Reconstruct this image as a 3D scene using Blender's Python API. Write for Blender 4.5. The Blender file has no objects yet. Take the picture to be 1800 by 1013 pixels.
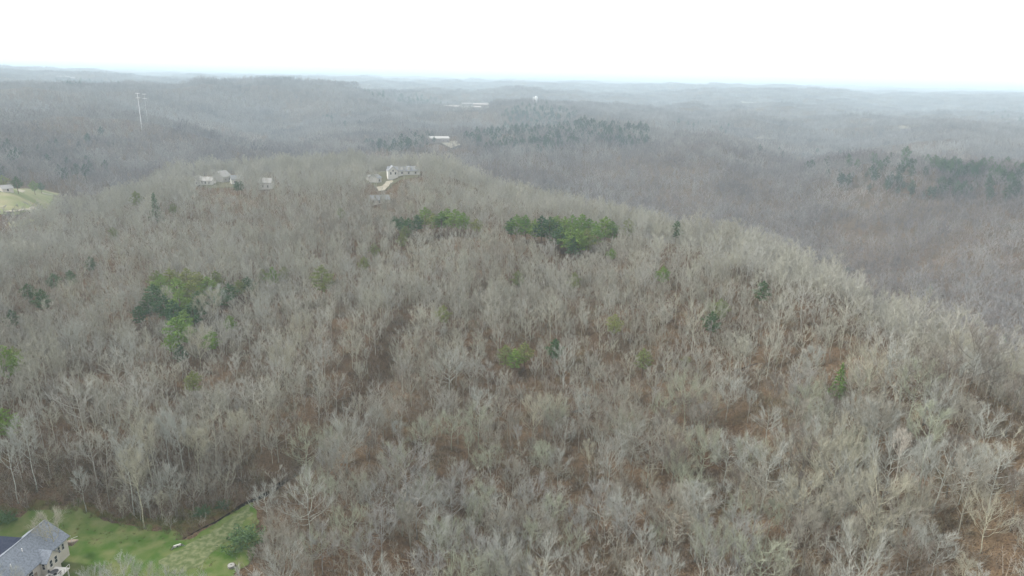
import bpy, math, random
import numpy as np
from mathutils import Matrix, Vector, Euler

# ------------------------------------------------------------------ camera, sky, sun, exposure
scene = bpy.context.scene
col = scene.collection
F_PX = 1216.0                      # focal length in pixels of the 1800 px wide photograph
PITCH, ROLL, CAM_H = math.radians(16.8), math.radians(1.3), 105.0
CAM_M = Matrix.Rotation(math.pi / 2 - PITCH, 3, 'X') @ Matrix.Rotation(ROLL, 3, 'Z')
cam_data = bpy.data.cameras.new('camera')
cam = bpy.data.objects.new('camera', cam_data)
col.objects.link(cam)
cam.matrix_world = Matrix.Translation((0, 0, CAM_H)) @ CAM_M.to_4x4()
cam_data.sensor_fit = 'HORIZONTAL'
cam_data.angle = 2 * math.atan(900 / F_PX)
cam_data.clip_start = 1.0
cam_data.clip_end = 40000.0
scene.camera = cam

SUN_EL, SUN_AZ = math.radians(34), math.radians(-78)     # azimuth from +y (view direction), positive to the right
world = bpy.data.worlds.new('World')
scene.world = world
world.use_nodes = True
wn, wl = world.node_tree.nodes, world.node_tree.links
wn.clear()
w_out = wn.new('ShaderNodeOutputWorld')
w_bg = wn.new('ShaderNodeBackground')
w_sky = wn.new('ShaderNodeTexSky')
w_sky.sky_type = 'NISHITA'
w_sky.sun_disc = False
w_sky.sun_elevation = SUN_EL
w_sky.sun_rotation = SUN_AZ
w_sky.altitude = 300
w_sky.air_density = 1.0
w_sky.dust_density = 6.0
w_sky.ozone_density = 1.0
w_hsv = wn.new('ShaderNodeHueSaturation')                # a closed white cloud deck: the sky without its blue
w_hsv.inputs['Saturation'].default_value = 0.12
w_mix = wn.new('ShaderNodeMixRGB')
w_mix.inputs[0].default_value = 0.7
w_mix.inputs[2].default_value = (9.6, 9.7, 9.9, 1)
wl.new(w_sky.outputs[0], w_hsv.inputs['Color'])
wl.new(w_hsv.outputs[0], w_mix.inputs[1])
wl.new(w_mix.outputs[0], w_bg.inputs['Color'])
w_bg.inputs['Strength'].default_value = 0.07
wl.new(w_bg.outputs[0], w_out.inputs['Surface'])

sun_data = bpy.data.lights.new('sun', 'SUN')
sun_data.energy = 1.5
sun_data.angle = math.radians(11)
sun_data.color = (1.0, 0.96, 0.9)
sun = bpy.data.objects.new('sun', sun_data)
col.objects.link(sun)
sd = Vector((math.sin(SUN_AZ) * math.cos(SUN_EL), math.cos(SUN_AZ) * math.cos(SUN_EL), math.sin(SUN_EL)))
sun.rotation_euler = sd.to_track_quat('Z', 'Y').to_euler()
sun.location = (0, 0, 300)

vs = scene.view_settings
vs.view_transform = 'Standard'
vs.look = 'None'
vs.gamma = 1
vs.exposure = 1.36
vs.use_curve_mapping = False
cy = scene.cycles
cy.max_bounces = 6
cy.diffuse_bounces = 1
cy.glossy_bounces = 1
cy.transmission_bounces = 2
cy.volume_bounces = 3
cy.use_denoising = True
cy.filter_width = 1.5
cy.sample_clamp_indirect = 2.0
cy.debug_use_spatial_splits = True

rng = np.random.default_rng(7)
random.seed(7)

# ------------------------------------------------------------------ projection helpers
MA = np.array(CAM_M)
def ray(px, py):
    return MA @ np.array([(px - 900) / F_PX, -(py - 506.5) / F_PX, -1.0])
def azdep(px, py):
    d = ray(px, py)
    return math.atan2(d[0], d[1]), -d[2] / math.hypot(d[0], d[1])
def at(px, py, z):
    """the point of the picture's ray (px, py) at world height z"""
    d = ray(px, py)
    t = (z - CAM_H) / d[2]
    return Vector((d[0] * t, d[1] * t, z))
def at_r(px, py, r):
    a, t = azdep(px, py)
    return Vector((r * math.sin(a), r * math.cos(a), CAM_H - r * t))
def project(x, y, z):
    v = np.stack([np.asarray(x, float), np.asarray(y, float), np.asarray(z, float) - CAM_H], -1) @ MA
    return 900 + F_PX * v[..., 0] / -v[..., 2], 506.5 - F_PX * v[..., 1] / -v[..., 2], -v[..., 2]
def tan_at(az, py):
    lo, hi = -1500.0, 3500.0
    for _ in range(40):
        m = (lo + hi) / 2
        if azdep(m, py)[0] < az: lo = m
        else: hi = m
    return azdep(lo, py)[1]

# ------------------------------------------------------------------ noise
_perm = rng.random((256, 256))
def vnoise(x, y):
    xi, yi = np.floor(x).astype(int), np.floor(y).astype(int)
    fx, fy = x - xi, y - yi
    fx, fy = fx * fx * (3 - 2 * fx), fy * fy * (3 - 2 * fy)
    a, b = _perm[xi & 255, yi & 255], _perm[(xi + 1) & 255, yi & 255]
    c, d = _perm[xi & 255, (yi + 1) & 255], _perm[(xi + 1) & 255, (yi + 1) & 255]
    return (a * (1 - fx) + b * fx) * (1 - fy) + (c * (1 - fx) + d * fx) * fy - 0.5
def fbm(x, y, n=4):
    s, a = 0, 1.0
    for k in range(n):
        s = s + a * vnoise(x * 2 ** k + 17.3 * k, y * 2 ** k - 9.1 * k)
        a *= 0.5
    return s

# ------------------------------------------------------------------ terrain: hill profiles along bearings
# g: bare ground shows at that picture row, p: tree tops do, z: a height in a hollow nobody sees
FAR = [('z', 9500, 60), ('z', 14500, 100)]
COLS = {
-200: [('z',60,0),('z',165,1),('g',720,215),('g',620,265),('g',520,340),('p',440,440),('z',540,5),('p',330,760),('p',240,1080),('p',185,1300),('z',1550,-5),('p',140,1950),('z',2500,10),('p',120,4000)],
0: [('z',60,0),('z',165,1),('g',790,195),('g',670,250),('g',565,320),('g',480,400),('p',420,440),('z',520,8),('g',375,560),('g',340,640),('p',300,860),('p',235,1100),('p',183,1300),('z',1550,-5),('p',150,1950),('z',2450,5),('p',128,3400),('p',124,5000)],
150: [('z',60,0),('z',168,1),('g',770,200),('g',660,250),('g',555,320),('g',450,410),('p',380,475),('p',335,545),('z',680,-30),('p',300,960),('p',240,1130),('p',183,1320),('z',1580,-20),('p',148,2050),('z',2600,0),('p',133,4000),('p',127,6000)],
300: [('z',60,0),('z',160,1),('g',790,192),('g',650,247),('g',550,310),('g',450,400),('g',370,500),('p',282,640),('z',820,-55),('p',264,1080),('p',203,1290),('z',1580,-50),('p',192,1850),('p',148,2250),('z',2900,-10),('p',138,4500)],
450: [('z',60,0),('z',150,1.5),('g',800,182),('g',650,240),('g',550,302),('g',450,390),('g',370,490),('p',272,650),('z',860,-65),('p',262,1160),('p',248,1260),('z',1480,-60),('p',225,1750),('p',150,2400),('z',3100,-10),('p',140,4500)],
600: [('z',60,1),('g',900,152),('g',800,175),('g',700,205),('g',600,245),('g',500,308),('g',400,400),('g',340,500),('p',290,570),('p',266,670),('z',950,-70),('p',260,1250),('p',205,1750),('p',153,2500),('z',3200,-10),('p',142,5000)],
750: [('z',60,2),('g',900,150),('g',800,171),('g',700,200),('g',600,240),('g',500,300),('g',400,385),('g',340,470),('g',308,545),('p',285,610),('z',900,-65),('g',252,1180),('p',240,1280),('z',1500,-40),('p',212,1800),('p',182,2300),('z',2440,-10),('g',190,2600),('p',165,3300),('z',3800,5),('p',150,5500)],
900: [('z',60,2),('g',900,150),('g',800,170),('g',700,195),('g',600,232),('g',500,290),('g',420,352),('g',370,425),('p',315,520),('z',800,-70),('p',290,980),('p',255,1100),('p',226,1230),('z',1500,-50),('p',208,1900),('p',181,2100),('z',2600,-30),('p',162,3500),('z',4200,10),('p',150,5500)],
1050: [('z',60,3),('g',900,148),('g',800,167),('g',700,192),('g',600,227),('g',500,282),('g',430,340),('g',400,378),('p',358,440),('z',750,-80),('p',345,930),('p',300,1020),('p',250,1160),('p',217,1290),('z',1600,-45),('p',204,2000),('p',181,2350),('z',2900,-20),('p',162,3900),('z',4500,10),('p',152,5500)],
1200: [('z',60,4),('g',900,147),('g',800,165),('g',700,189),('g',600,222),('g',500,272),('g',440,320),('p',388,375),('z',700,-80),('p',365,880),('p',300,1020),('p',250,1180),('p',230,1340),('z',1700,-55),('p',208,2150),('p',187,2600),('z',3100,-20),('p',165,4100),('p',155,6000)],
1350: [('z',60,4),('g',900,145),('g',800,162),('g',700,185),('g',600,215),('g',510,256),('p',410,335),('z',620,-80),('p',405,800),('p',340,920),('p',283,1080),('p',252,1200),('z',1500,-60),('p',237,1850),('p',205,2250),('z',2550,-25),('p',186,3000),('z',3500,-5),('p',165,4500),('p',157,6000)],
1500: [('z',60,5),('g',900,144),('g',800,159),('g',700,181),('g',600,208),('g',530,238),('p',462,275),('z',550,-80),('p',445,730),('p',380,830),('p',318,950),('p',268,1050),('z',1350,-75),('p',248,1850),('p',208,2350),('z',2650,-20),('p',188,3200),('z',3700,-5),('p',170,5000)],
1650: [('z',60,6),('g',900,141),('g',800,155),('g',700,175),('g',610,199),('p',528,228),('z',500,-85),('p',490,680),('p',400,790),('p',328,900),('p',274,990),('z',1280,-80),('p',274,1600),('p',213,2250),('z',2600,-25),('p',195,3200),('z',3700,-5),('p',172,5000)],
1800: [('z',60,6),('g',900,138),('g',800,151),('g',700,169),('p',590,200),('z',450,-90),('p',545,620),('p',430,740),('p',348,840),('p',286,920),('z',1230,-85),('p',288,1550),('p',216,2250),('z',2600,-25),('p',200,3200),('z',3700,-5),('p',175,5000)],
2000: [('z',60,6),('g',900,135),('g',800,146),('p',690,175),('z',430,-90),('p',580,580),('p',440,730),('p',360,840),('p',310,910),('z',1230,-85),('p',290,1550),('p',220,2250),('z',2600,-25),('p',205,3200),('z',3700,-5),('p',180,5000)],
}
def pchip(x, y, q):
    x, y = np.asarray(x, float), np.asarray(y, float)
    h = np.diff(x); dl = np.diff(y) / h
    d = np.zeros_like(y)
    for i in range(1, len(x) - 1):
        if dl[i - 1] * dl[i] > 0:
            w1, w2 = 2 * h[i] + h[i - 1], h[i] + 2 * h[i - 1]
            d[i] = (w1 + w2) / (w1 / dl[i - 1] + w2 / dl[i])
    d[0], d[-1] = dl[0] * 0.5, dl[-1] * 0.5
    i = np.clip(np.searchsorted(x, q) - 1, 0, len(x) - 2)
    t = np.clip((q - x[i]) / h[i], 0, 1)
    return (y[i] * (1 + 2 * t) * (1 - t) ** 2 + h[i] * d[i] * t * (1 - t) ** 2 + y[i + 1] * t * t * (3 - 2 * t) - h[i] * d[i + 1] * t * t * (1 - t))
NR = 760
LR0, LR1 = math.log(20), math.log(16000)
lrg = np.linspace(LR0, LR1, NR)
col_az, col_z = [], []
for c in sorted(COLS):
    a = azdep(c, 300)[0]
    rr, zz = [20], [None]
    for k, u, v in COLS[c] + FAR:
        if k == 'z': rr.append(u); zz.append(v)
        else:
            off = 0 if k == 'g' else (13 if v < 500 else 15)
            rr.append(v); zz.append(CAM_H - v * tan_at(a, u) - off)
    zz[0] = zz[1]
    rr.append(16000); zz.append(98)
    col_az.append(a); col_z.append(pchip(np.log(rr), zz, lrg))
col_az = np.array([-math.pi, -1.4, -0.95] + col_az + [0.95, 1.4, math.pi])
mean_z = np.mean(col_z, axis=0)
col_z = np.array([mean_z, mean_z, (mean_z + col_z[0]) / 2] + col_z + [(mean_z + col_z[-1]) / 2, mean_z, mean_z])
NA = 1600
azg = np.linspace(-math.pi, math.pi, NA)
ZT = np.stack([pchip(col_az, col_z[:, j], azg) for j in range(NR)], 1)
def blur(a, n, ax):
    for _ in range(n):
        a = (np.roll(a, 1, ax) + 2 * a + np.roll(a, -1, ax)) / 4
    return a
ZT = blur(ZT, 14, 0)
_e = ZT[:, -30:].copy(); ZT = blur(np.concatenate([ZT[:, :1].repeat(20, 1), ZT, ZT[:, -1:].repeat(20, 1)], 1), 8, 1)[:, 20:-20]

# the lawn keeps level and a ditch is cut beside it
DITCH = [at(*p, 0.8) for p in ((318, 946), (350, 928), (382, 913), (411, 896), (434, 879), (462, 857), (500, 832), (545, 805))]
DITCH_W = [0.55, 0.7, 0.8, 0.95, 1.2, 1.7, 1.2, 0.8]
def ditch_dist(x, y):
    best = np.full(np.shape(x), 1e9); wid = np.full(np.shape(x), 1.0)
    for (p, q, w0, w1) in zip(DITCH[:-1], DITCH[1:], DITCH_W[:-1], DITCH_W[1:]):
        dx, dy = q.x - p.x, q.y - p.y
        t = np.clip(((x - p.x) * dx + (y - p.y) * dy) / (dx * dx + dy * dy), 0, 1)
        d = np.hypot(x - p.x - t * dx, y - p.y - t * dy)
        m = d < best
        best = np.where(m, d, best); wid = np.where(m, w0 + (w1 - w0) * t, wid)
    return best, wid
# level building sites and knolls: x, y, height, flat radius, outer radius
SITES = []
for (px_, py_, r_, dz_, f_, o_) in ((709, 307, 560, 0, 20, 55), (660, 321, 548, 0, 8, 25), (942, 184, 2100, -4, 60, 420), (771, 253, 1180, 0, 40, 130), (800, 193, 2500, 0, 140, 350), (1330, 187, 3300, 0, 120, 400), (1590, 276, 1010, -14, 30, 120), (1130, 198, 2100, -15, 60, 350)):
    q_ = at_r(px_, py_, r_); SITES.append((q_.x, q_.y, q_.z + dz_, f_, o_))
GULLY = [tuple(at(u_, v_, w_))[:2] for u_, v_, w_ in ((475, 850, 1), (550, 780, 5), (630, 700, 10), (690, 610, 15), (720, 540, 18))]
HOUSE_C = at(40, 960, 0)
def height(x, y):
    x, y = np.asarray(x, float), np.asarray(y, float)
    r = np.hypot(x, y) + 1e-6
    a = np.arctan2(x, y)
    u = np.clip((a + math.pi) / (2 * math.pi) * (NA - 1), 0, NA - 1.001)
    v = np.clip((np.log(r) - LR0) / (LR1 - LR0) * (NR - 1), 0, NR - 1.001)
    i, j = u.astype(int), v.astype(int)
    fu, fv = u - i, v - j
    z = (ZT[i, j] * (1 - fu) + ZT[i + 1, j] * fu) * (1 - fv) + (ZT[i, j + 1] * (1 - fu) + ZT[i + 1, j + 1] * fu) * fv
    s = np.clip((r - 150) / 150, 0, 1)
    flat = np.clip((np.hypot(x - HOUSE_C.x - 15, y - HOUSE_C.y) - 32) / 40, 0, 1)
    flat = np.maximum(flat, 0.1)
    z = z + flat * (4.5 * fbm(x / 48, y / 48, 4) + 1.0 * fbm(x / 9, y / 9, 2))
    z = z + np.clip((r - 500) / 1200, 0, 1) * 24 * fbm(x / 210, y / 210, 4) + np.clip((r - 1800) / 2500, 0, 1) * 44 * fbm(x / 700 + 5, y / 700, 3)
    z = z + np.clip((r - 650) / 500, 0, 1) * 26 * (0.62 - np.abs(2.2 * fbm(x / 360 + 2.7, y / 360 + 8.1, 2)) ** 0.8)
    for p_, q_ in zip(GULLY[:-1], GULLY[1:]):
        dx, dy = q_[0] - p_[0], q_[1] - p_[1]
        t_ = np.clip(((x - p_[0]) * dx + (y - p_[1]) * dy) / (dx * dx + dy * dy), 0, 1)
        z = z - 3.6 * np.exp(-(np.hypot(x - p_[0] - t_ * dx, y - p_[1] - t_ * dy) / 7.5) ** 2)
    for sx, sy, sz, f_, o_ in SITES:
        d = np.hypot(x - sx, y - sy); w = np.clip((o_ - d) / (o_ - f_), 0, 1); w = w * w * (3 - 2 * w)
        z = z * (1 - w) + sz * w
    return z
def height_cut(x, y):
    z = height(x, y)
    d, w = ditch_dist(x, y)
    return z - 1.5 * np.clip(1 - (d / (w * 1.6)) ** 2, 0, 1)
def hz(x, y): return float(height(np.array([x]), np.array([y]))[0])
def hit(px, py, off=0.0):
    """where the picture's ray (px, py) meets the ground raised by off"""
    d = ray(px, py); d = d / math.hypot(d[0], d[1])
    r = np.concatenate([np.arange(70, 700, 0.5), np.geomspace(700, 15000, 4500)])
    z = height(d[0] * r, d[1] * r) + off
    below = np.nonzero(CAM_H + d[2] * r <= z)[0]
    k = below[0] if len(below) else len(r) - 1
    return Vector((d[0] * r[k], d[1] * r[k], z[k] - off))

# ------------------------------------------------------------------ mesh and material helpers
class MB:
    def __init__(self): self.v, self.f = [], []
    def quad(self, *p):
        n = len(self.v); self.v += [tuple(q) for q in p]; self.f.append(tuple(range(n, n + len(p)))); return self
    def box(self, a, b, m=None):
        (x0, y0, z0), (x1, y1, z1) = a, b
        n = len(self.v)
        c = [(x0,y0,z0),(x1,y0,z0),(x1,y1,z0),(x0,y1,z0),(x0,y0,z1),(x1,y0,z1),(x1,y1,z1),(x0,y1,z1)]
        if m is not None: c = [tuple(m @ Vector(q)) for q in c]
        self.v += c
        self.f += [tuple(n + k for k in q) for q in ((0,3,2,1),(4,5,6,7),(0,1,5,4),(1,2,6,5),(2,3,7,6),(3,0,4,7))]
        return self
    def slab(self, pts, t):
        """a flat polygon given thickness t downwards"""
        n, k = len(self.v), len(pts)
        self.v += [tuple(p) for p in pts] + [(p[0], p[1], p[2] - t) for p in pts]
        self.f.append(tuple(range(n, n + k))); self.f.append(tuple(range(n + 2 * k - 1, n + k - 1, -1)))
        for i in range(k):
            j = (i + 1) % k
            self.f.append((n + j, n + i, n + k + i, n + k + j))
        return self
    def tube(self, pts, rad, n=6, cap=True):
        base = len(self.v); m = len(pts)
        pts = [Vector(p) for p in pts]
        for i, p in enumerate(pts):
            t = (pts[min(i + 1, m - 1)] - pts[max(i - 1, 0)]).normalized()
            a = t.orthogonal().normalized() if abs(t.z) < 0.9 else Vector((1, 0, 0)).cross(t).normalized()
            b = t.cross(a)
            for k in range(n):
                w = 2 * math.pi * k / n
                self.v.append(tuple(p + (a * math.cos(w) + b * math.sin(w)) * rad[i]))
        for i in range(m - 1):
            for k in range(n):
                k2 = (k + 1) % n
                self.f.append((base + i * n + k, base + i * n + k2, base + (i + 1) * n + k2, base + (i + 1) * n + k))
        if cap:
            self.f.append(tuple(base + k for k in reversed(range(n))))
            self.f.append(tuple(base + (m - 1) * n + k for k in range(n)))
        return self
    def blade(self, p, q, w, s):
        """a thin twig: one long tapering face"""
        n = len(self.v)
        d = (q[0]-p[0], q[1]-p[1], q[2]-p[2])
        c = (d[1]*s[2]-d[2]*s[1], d[2]*s[0]-d[0]*s[2], d[0]*s[1]-d[1]*s[0])
        l = math.sqrt(c[0]*c[0]+c[1]*c[1]+c[2]*c[2]) + 1e-9
        c = (c[0]/l*w/2, c[1]/l*w/2, c[2]/l*w/2)
        self.v += [(p[0]-c[0], p[1]-c[1], p[2]-c[2]), (p[0]+c[0], p[1]+c[1], p[2]+c[2]), tuple(q)]
        self.f.append((n, n+1, n+2)); return self
    def mesh(self, name):
        me = bpy.data.meshes.new(name); me.from_pydata(self.v, [], self.f); me.update(); return me
    def build(self, name, mat, parent=None, smooth=False):
        me = self.mesh(name); me.materials.append(mat)
        if smooth: me.polygons.foreach_set('use_smooth', [True] * len(me.polygons))
        return link(name, me, parent)
def link(name, data, parent=None):
    o = bpy.data.objects.new(name, data); col.objects.link(o)
    if parent is not None: o.parent = parent
    return o
def tag(o, label=None, cat=None, group=None, kind=None):
    if label: o['label'] = label
    if cat: o['category'] = cat
    if group: o['group'] = group
    if kind: o['kind'] = kind
    return o
def empty(name, loc, label, cat, group=None, rz=0.0):
    o = bpy.data.objects.new(name, None); col.objects.link(o)
    o.location = loc; o.rotation_euler = (0, 0, rz); o.empty_display_size = 0.5
    return tag(o, label, cat, group)

def mat(name, c, rough=0.9, spec=0.15, noise=None, bump=0.0):
    """noise: (scale, second colour, contrast low, contrast high)"""
    m = bpy.data.materials.new(name); m.use_nodes = True
    nt = m.node_tree; b = nt.nodes['Principled BSDF']
    b.inputs['Base Color'].default_value = (*c, 1); b.inputs['Roughness'].default_value = rough
    b.inputs['Specular IOR Level'].default_value = spec
    if noise:
        sc, c2, lo, hi = noise
        tc = nt.nodes.new('ShaderNodeTexCoord'); n = nt.nodes.new('ShaderNodeTexNoise')
        n.inputs['Scale'].default_value = sc; n.inputs['Detail'].default_value = 6
        r = nt.nodes.new('ShaderNodeValToRGB')
        r.color_ramp.elements[0].position = lo; r.color_ramp.elements[1].position = hi
        r.color_ramp.elements[0].color = (*c, 1); r.color_ramp.elements[1].color = (*c2, 1)
        nt.links.new(tc.outputs['Object'], n.inputs['Vector']); nt.links.new(n.outputs['Fac'], r.inputs['Fac'])
        nt.links.new(r.outputs['Color'], b.inputs['Base Color'])
        if bump:
            bp = nt.nodes.new('ShaderNodeBump'); bp.inputs['Strength'].default_value = bump
            nt.links.new(n.outputs['Fac'], bp.inputs['Height']); nt.links.new(bp.outputs['Normal'], b.inputs['Normal'])
    return m
def mat_random(name, colours, rough=0.9, patch=0.0, pscale=0.012):
    """a colour picked for each copy; patch mixes in a slow change over the hillside"""
    m = bpy.data.materials.new(name); m.use_nodes = True
    nt = m.node_tree; b = nt.nodes['Principled BSDF']
    b.inputs['Roughness'].default_value = rough; b.inputs['Specular IOR Level'].default_value = 0.1
    oi = nt.nodes.new('ShaderNodeObjectInfo'); r = nt.nodes.new('ShaderNodeValToRGB')
    r.color_ramp.interpolation = 'LINEAR'
    el = r.color_ramp.elements
    for i, c in enumerate(colours):
        e = el[i] if i < 2 else el.new(0.5)
    for i, c in enumerate(colours):
        el[i].position = i / (len(colours) - 1)
    for i, c in enumerate(colours): el[i].color = (*c, 1)
    if patch:
        g = nt.nodes.new('ShaderNodeNewGeometry'); n = nt.nodes.new('ShaderNodeTexNoise')
        n.inputs['Scale'].default_value = pscale; n.inputs['Detail'].default_value = 3
        mx = nt.nodes.new('ShaderNodeMix'); mx.inputs['Factor'].default_value = patch
        mr = nt.nodes.new('ShaderNodeMapRange'); mr.inputs['From Min'].default_value = 0.36; mr.inputs['From Max'].default_value = 0.64
        nt.links.new(g.outputs['Position'], n.inputs['Vector']); nt.links.new(n.outputs['Fac'], mr.inputs['Value'])
        nt.links.new(oi.outputs['Random'], mx.inputs['A']); nt.links.new(mr.outputs['Result'], mx.inputs['B'])
        nt.links.new(mx.outputs['Result'], r.inputs['Fac'])
    else:
        nt.links.new(oi.outputs['Random'], r.inputs['Fac'])
    nt.links.new(r.outputs['Color'], b.inputs['Base Color'])
    return m

# leaf litter: rust, tan and grey brown in patches, with moss
def ground_material():
    m = bpy.data.materials.new('leaf_litter'); m.use_nodes = True
    nt = m.node_tree; b = nt.nodes['Principled BSDF']; N = nt.nodes.new; L = nt.links.new
    b.inputs['Roughness'].default_value = 1.0; b.inputs['Specular IOR Level'].default_value = 0.05
    g = N('ShaderNodeNewGeometry')
    def noise(scale, detail, lo, hi):
        n = N('ShaderNodeTexNoise'); n.inputs['Scale'].default_value = scale; n.inputs['Detail'].default_value = detail
        r = N('ShaderNodeMapRange'); r.inputs['From Min'].default_value = lo; r.inputs['From Max'].default_value = hi
        L(g.outputs['Position'], n.inputs['Vector']); L(n.outputs['Fac'], r.inputs['Value']); return r.outputs['Result']
    def mix(f, a, c):
        x = N('ShaderNodeMix'); x.data_type = 'RGBA'
        L(f, x.inputs['Factor'])
        if isinstance(a, tuple): x.inputs['A'].default_value = (*a, 1)
        else: L(a, x.inputs['A'])
        x.inputs['B'].default_value = (*c, 1)
        return x.outputs['Result']
    c = mix(noise(0.035, 5, 0.38, 0.62), (0.094, 0.058, 0.034), (0.121, 0.086, 0.054))
    c = mix(noise(0.11, 6, 0.52, 0.72), c, (0.066, 0.053, 0.027))
    c = mix(noise(0.9, 6, 0.48, 0.74), c, (0.141, 0.098, 0.059))
    c = mix(noise(2.6, 5, 0.50, 0.68), c, (0.160, 0.118, 0.073))
    c = mix(noise(3.3, 7, 0.52, 0.66), c, (0.040, 0.027, 0.017))
    c = mix(noise(0.27, 8, 0.52, 0.74), c, (0.056, 0.040, 0.025))
    L(c, b.inputs['Base Color'])
    n = N('ShaderNodeTexNoise'); n.inputs['Scale'].default_value = 1.4; n.inputs['Detail'].default_value = 6
    L(g.outputs['Position'], n.inputs['Vector'])
    bp = N('ShaderNodeBump'); bp.inputs['Strength'].default_value = 0.8; bp.inputs['Distance'].default_value = 0.5
    L(n.outputs['Fac'], bp.inputs['Height']); L(bp.outputs['Normal'], b.inputs['Normal'])
    return m
M_GROUND = ground_material()

# ------------------------------------------------------------------ the ground: one sheet to the horizon
fr = 0.80
azs = np.concatenate([np.linspace(-math.pi, -fr, 50)[:-1], np.linspace(-fr, fr, 560), np.linspace(fr, math.pi, 50)[1:]])
rs = np.concatenate([[0.5, 20, 45, 65, 80], np.arange(92, 190, 0.75), np.arange(190, 330, 1.6), np.arange(330, 700, 5), np.geomspace(700, 15000, 230)])
AZ, RR = np.meshgrid(azs, rs, indexing='ij')
X, Y = RR * np.sin(AZ), RR * np.cos(AZ)
Z = height_cut(X, Y)
na, nr = AZ.shape
me = bpy.data.meshes.new('ground')
co = np.stack([X, Y, Z], -1).reshape(-1, 3).astype(np.float32)
ii, jj = np.meshgrid(np.arange(na - 1), np.arange(nr - 1), indexing='ij')
q = np.stack([ii * nr + jj, (ii + 1) * nr + jj, (ii + 1) * nr + jj + 1, ii * nr + jj + 1], -1).reshape(-1, 4)[:, ::-1]
me.vertices.add(len(co)); me.vertices.foreach_set('co', co.ravel())
me.loops.add(q.size); me.loops.foreach_set('vertex_index', q.ravel().astype(np.int32))
me.polygons.add(len(q)); me.polygons.foreach_set('loop_start', np.arange(0, q.size, 4, dtype=np.int32)); me.polygons.foreach_set('loop_total', np.full(len(q), 4, np.int32))
me.update(calc_edges=True); me.validate()
me.polygons.foreach_set('use_smooth', [True] * len(me.polygons))
me.materials.append(M_GROUND)
tag(link('ground', me), kind='structure')

# haze: the air between the camera and the far hills
M_HAZE = bpy.data.materials.new('haze'); M_HAZE.use_nodes = True
nt = M_HAZE.node_tree; nt.nodes.clear()
o_ = nt.nodes.new('ShaderNodeOutputMaterial'); v_ = nt.nodes.new('ShaderNodeVolumePrincipled')
v_.inputs['Color'].default_value = (0.72, 0.89, 1.0, 1); v_.inputs['Density'].default_value = 0.00021; v_.inputs['Anisotropy'].default_value = 0.0
nt.links.new(v_.outputs[0], o_.inputs['Volume'])
tag(MB().box((-15600, -15600, -190), (15600, 15600, 150)).build('haze', M_HAZE), 'pale air thickening over the far hills', 'haze', kind='stuff')

# ------------------------------------------------------------------ open ground: lawn, fields, tracks (polygons given by picture corners)
def inside(px, py, poly):
    px, py = np.asarray(px), np.asarray(py)
    c = np.zeros(px.shape, bool); n = len(poly)
    for i in range(n):
        (x0, y0), (x1, y1) = poly[i], poly[(i + 1) % n]
        c ^= ((y0 > py) != (y1 > py)) & (px < (x1 - x0) * (py - y0) / (y1 - y0 + 1e-12) + x0)
    return c
CLEAR = []                       # ground polygons (xy) in which no tree may stand
def poly_xy(corners, off=0.0, jitter=0.0, seg=1):
    pts = [hit(x, y) for x, y in corners]
    out = []
    for p, q in zip(pts, pts[1:] + pts[:1]):
        for k in range(seg):
            w = p.lerp(q, k / seg)
            d = (q - p); nrm = Vector((-d.y, d.x, 0)).normalized()
            w = w + nrm * float(jitter * fbm(np.array(w.x * .35 + 3), np.array(w.y * .35), 2)) * 2
            out.append((w.x, w.y))
    return out
def sheet(name, poly, step, m, lift, kind='structure', fn=height_cut, label=None, cat=None):
    """a sheet that follows the ground inside a polygon, clipped to its outline"""
    import bmesh
    xs = [p[0] for p in poly]; ys = [p[1] for p in poly]
    bm = bmesh.new()
    nx, ny = int((max(xs) - min(xs)) / step) + 2, int((max(ys) - min(ys)) / step) + 2
    gx = np.array([[min(xs) + i * step for j in range(ny)] for i in range(nx)]); gy = np.array([[min(ys) + j * step for j in range(ny)] for i in range(nx)])
    ok = inside(gx, gy, poly)
    # pull border points onto the outline
    P = np.array(poly); Q = np.roll(P, -1, 0)
    def nearest(x, y):
        d = Q - P; t = np.clip(((x - P[:, 0]) * d[:, 0] + (y - P[:, 1]) * d[:, 1]) / ((d ** 2).sum(1) + 1e-9), 0, 1)
        c = P + d * t[:, None]; k = np.argmin((c[:, 0] - x) ** 2 + (c[:, 1] - y) ** 2); return c[k]
    vm = {}
    def vert(i, j):
        if (i, j) not in vm:
            x, y = gx[i, j], gy[i, j]
            if not ok[i, j]: x, y = nearest(x, y)
            vm[(i, j)] = (len(vm), x, y)
        return vm[(i, j)][0]
    faces = []
    for i in range(nx - 1):
        for j in range(ny - 1):
            c = [(i, j), (i + 1, j), (i + 1, j + 1), (i, j + 1)]
            if any(ok[a, b] for a, b in c): faces.append(tuple(vert(a, b) for a, b in c))
    vx = np.array([v[1] for v in vm.values()]); vy = np.array([v[2] for v in vm.values()])
    z = fn(vx, vy) + lift
    me = bpy.data.meshes.new(name); me.from_pydata(list(zip(vx, vy, z)), [], faces); me.update(); me.materials.append(m)
    me.polygons.foreach_set('use_smooth', [True] * len(me.polygons))
    return tag(link(name, me), label, cat, kind=kind)

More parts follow.
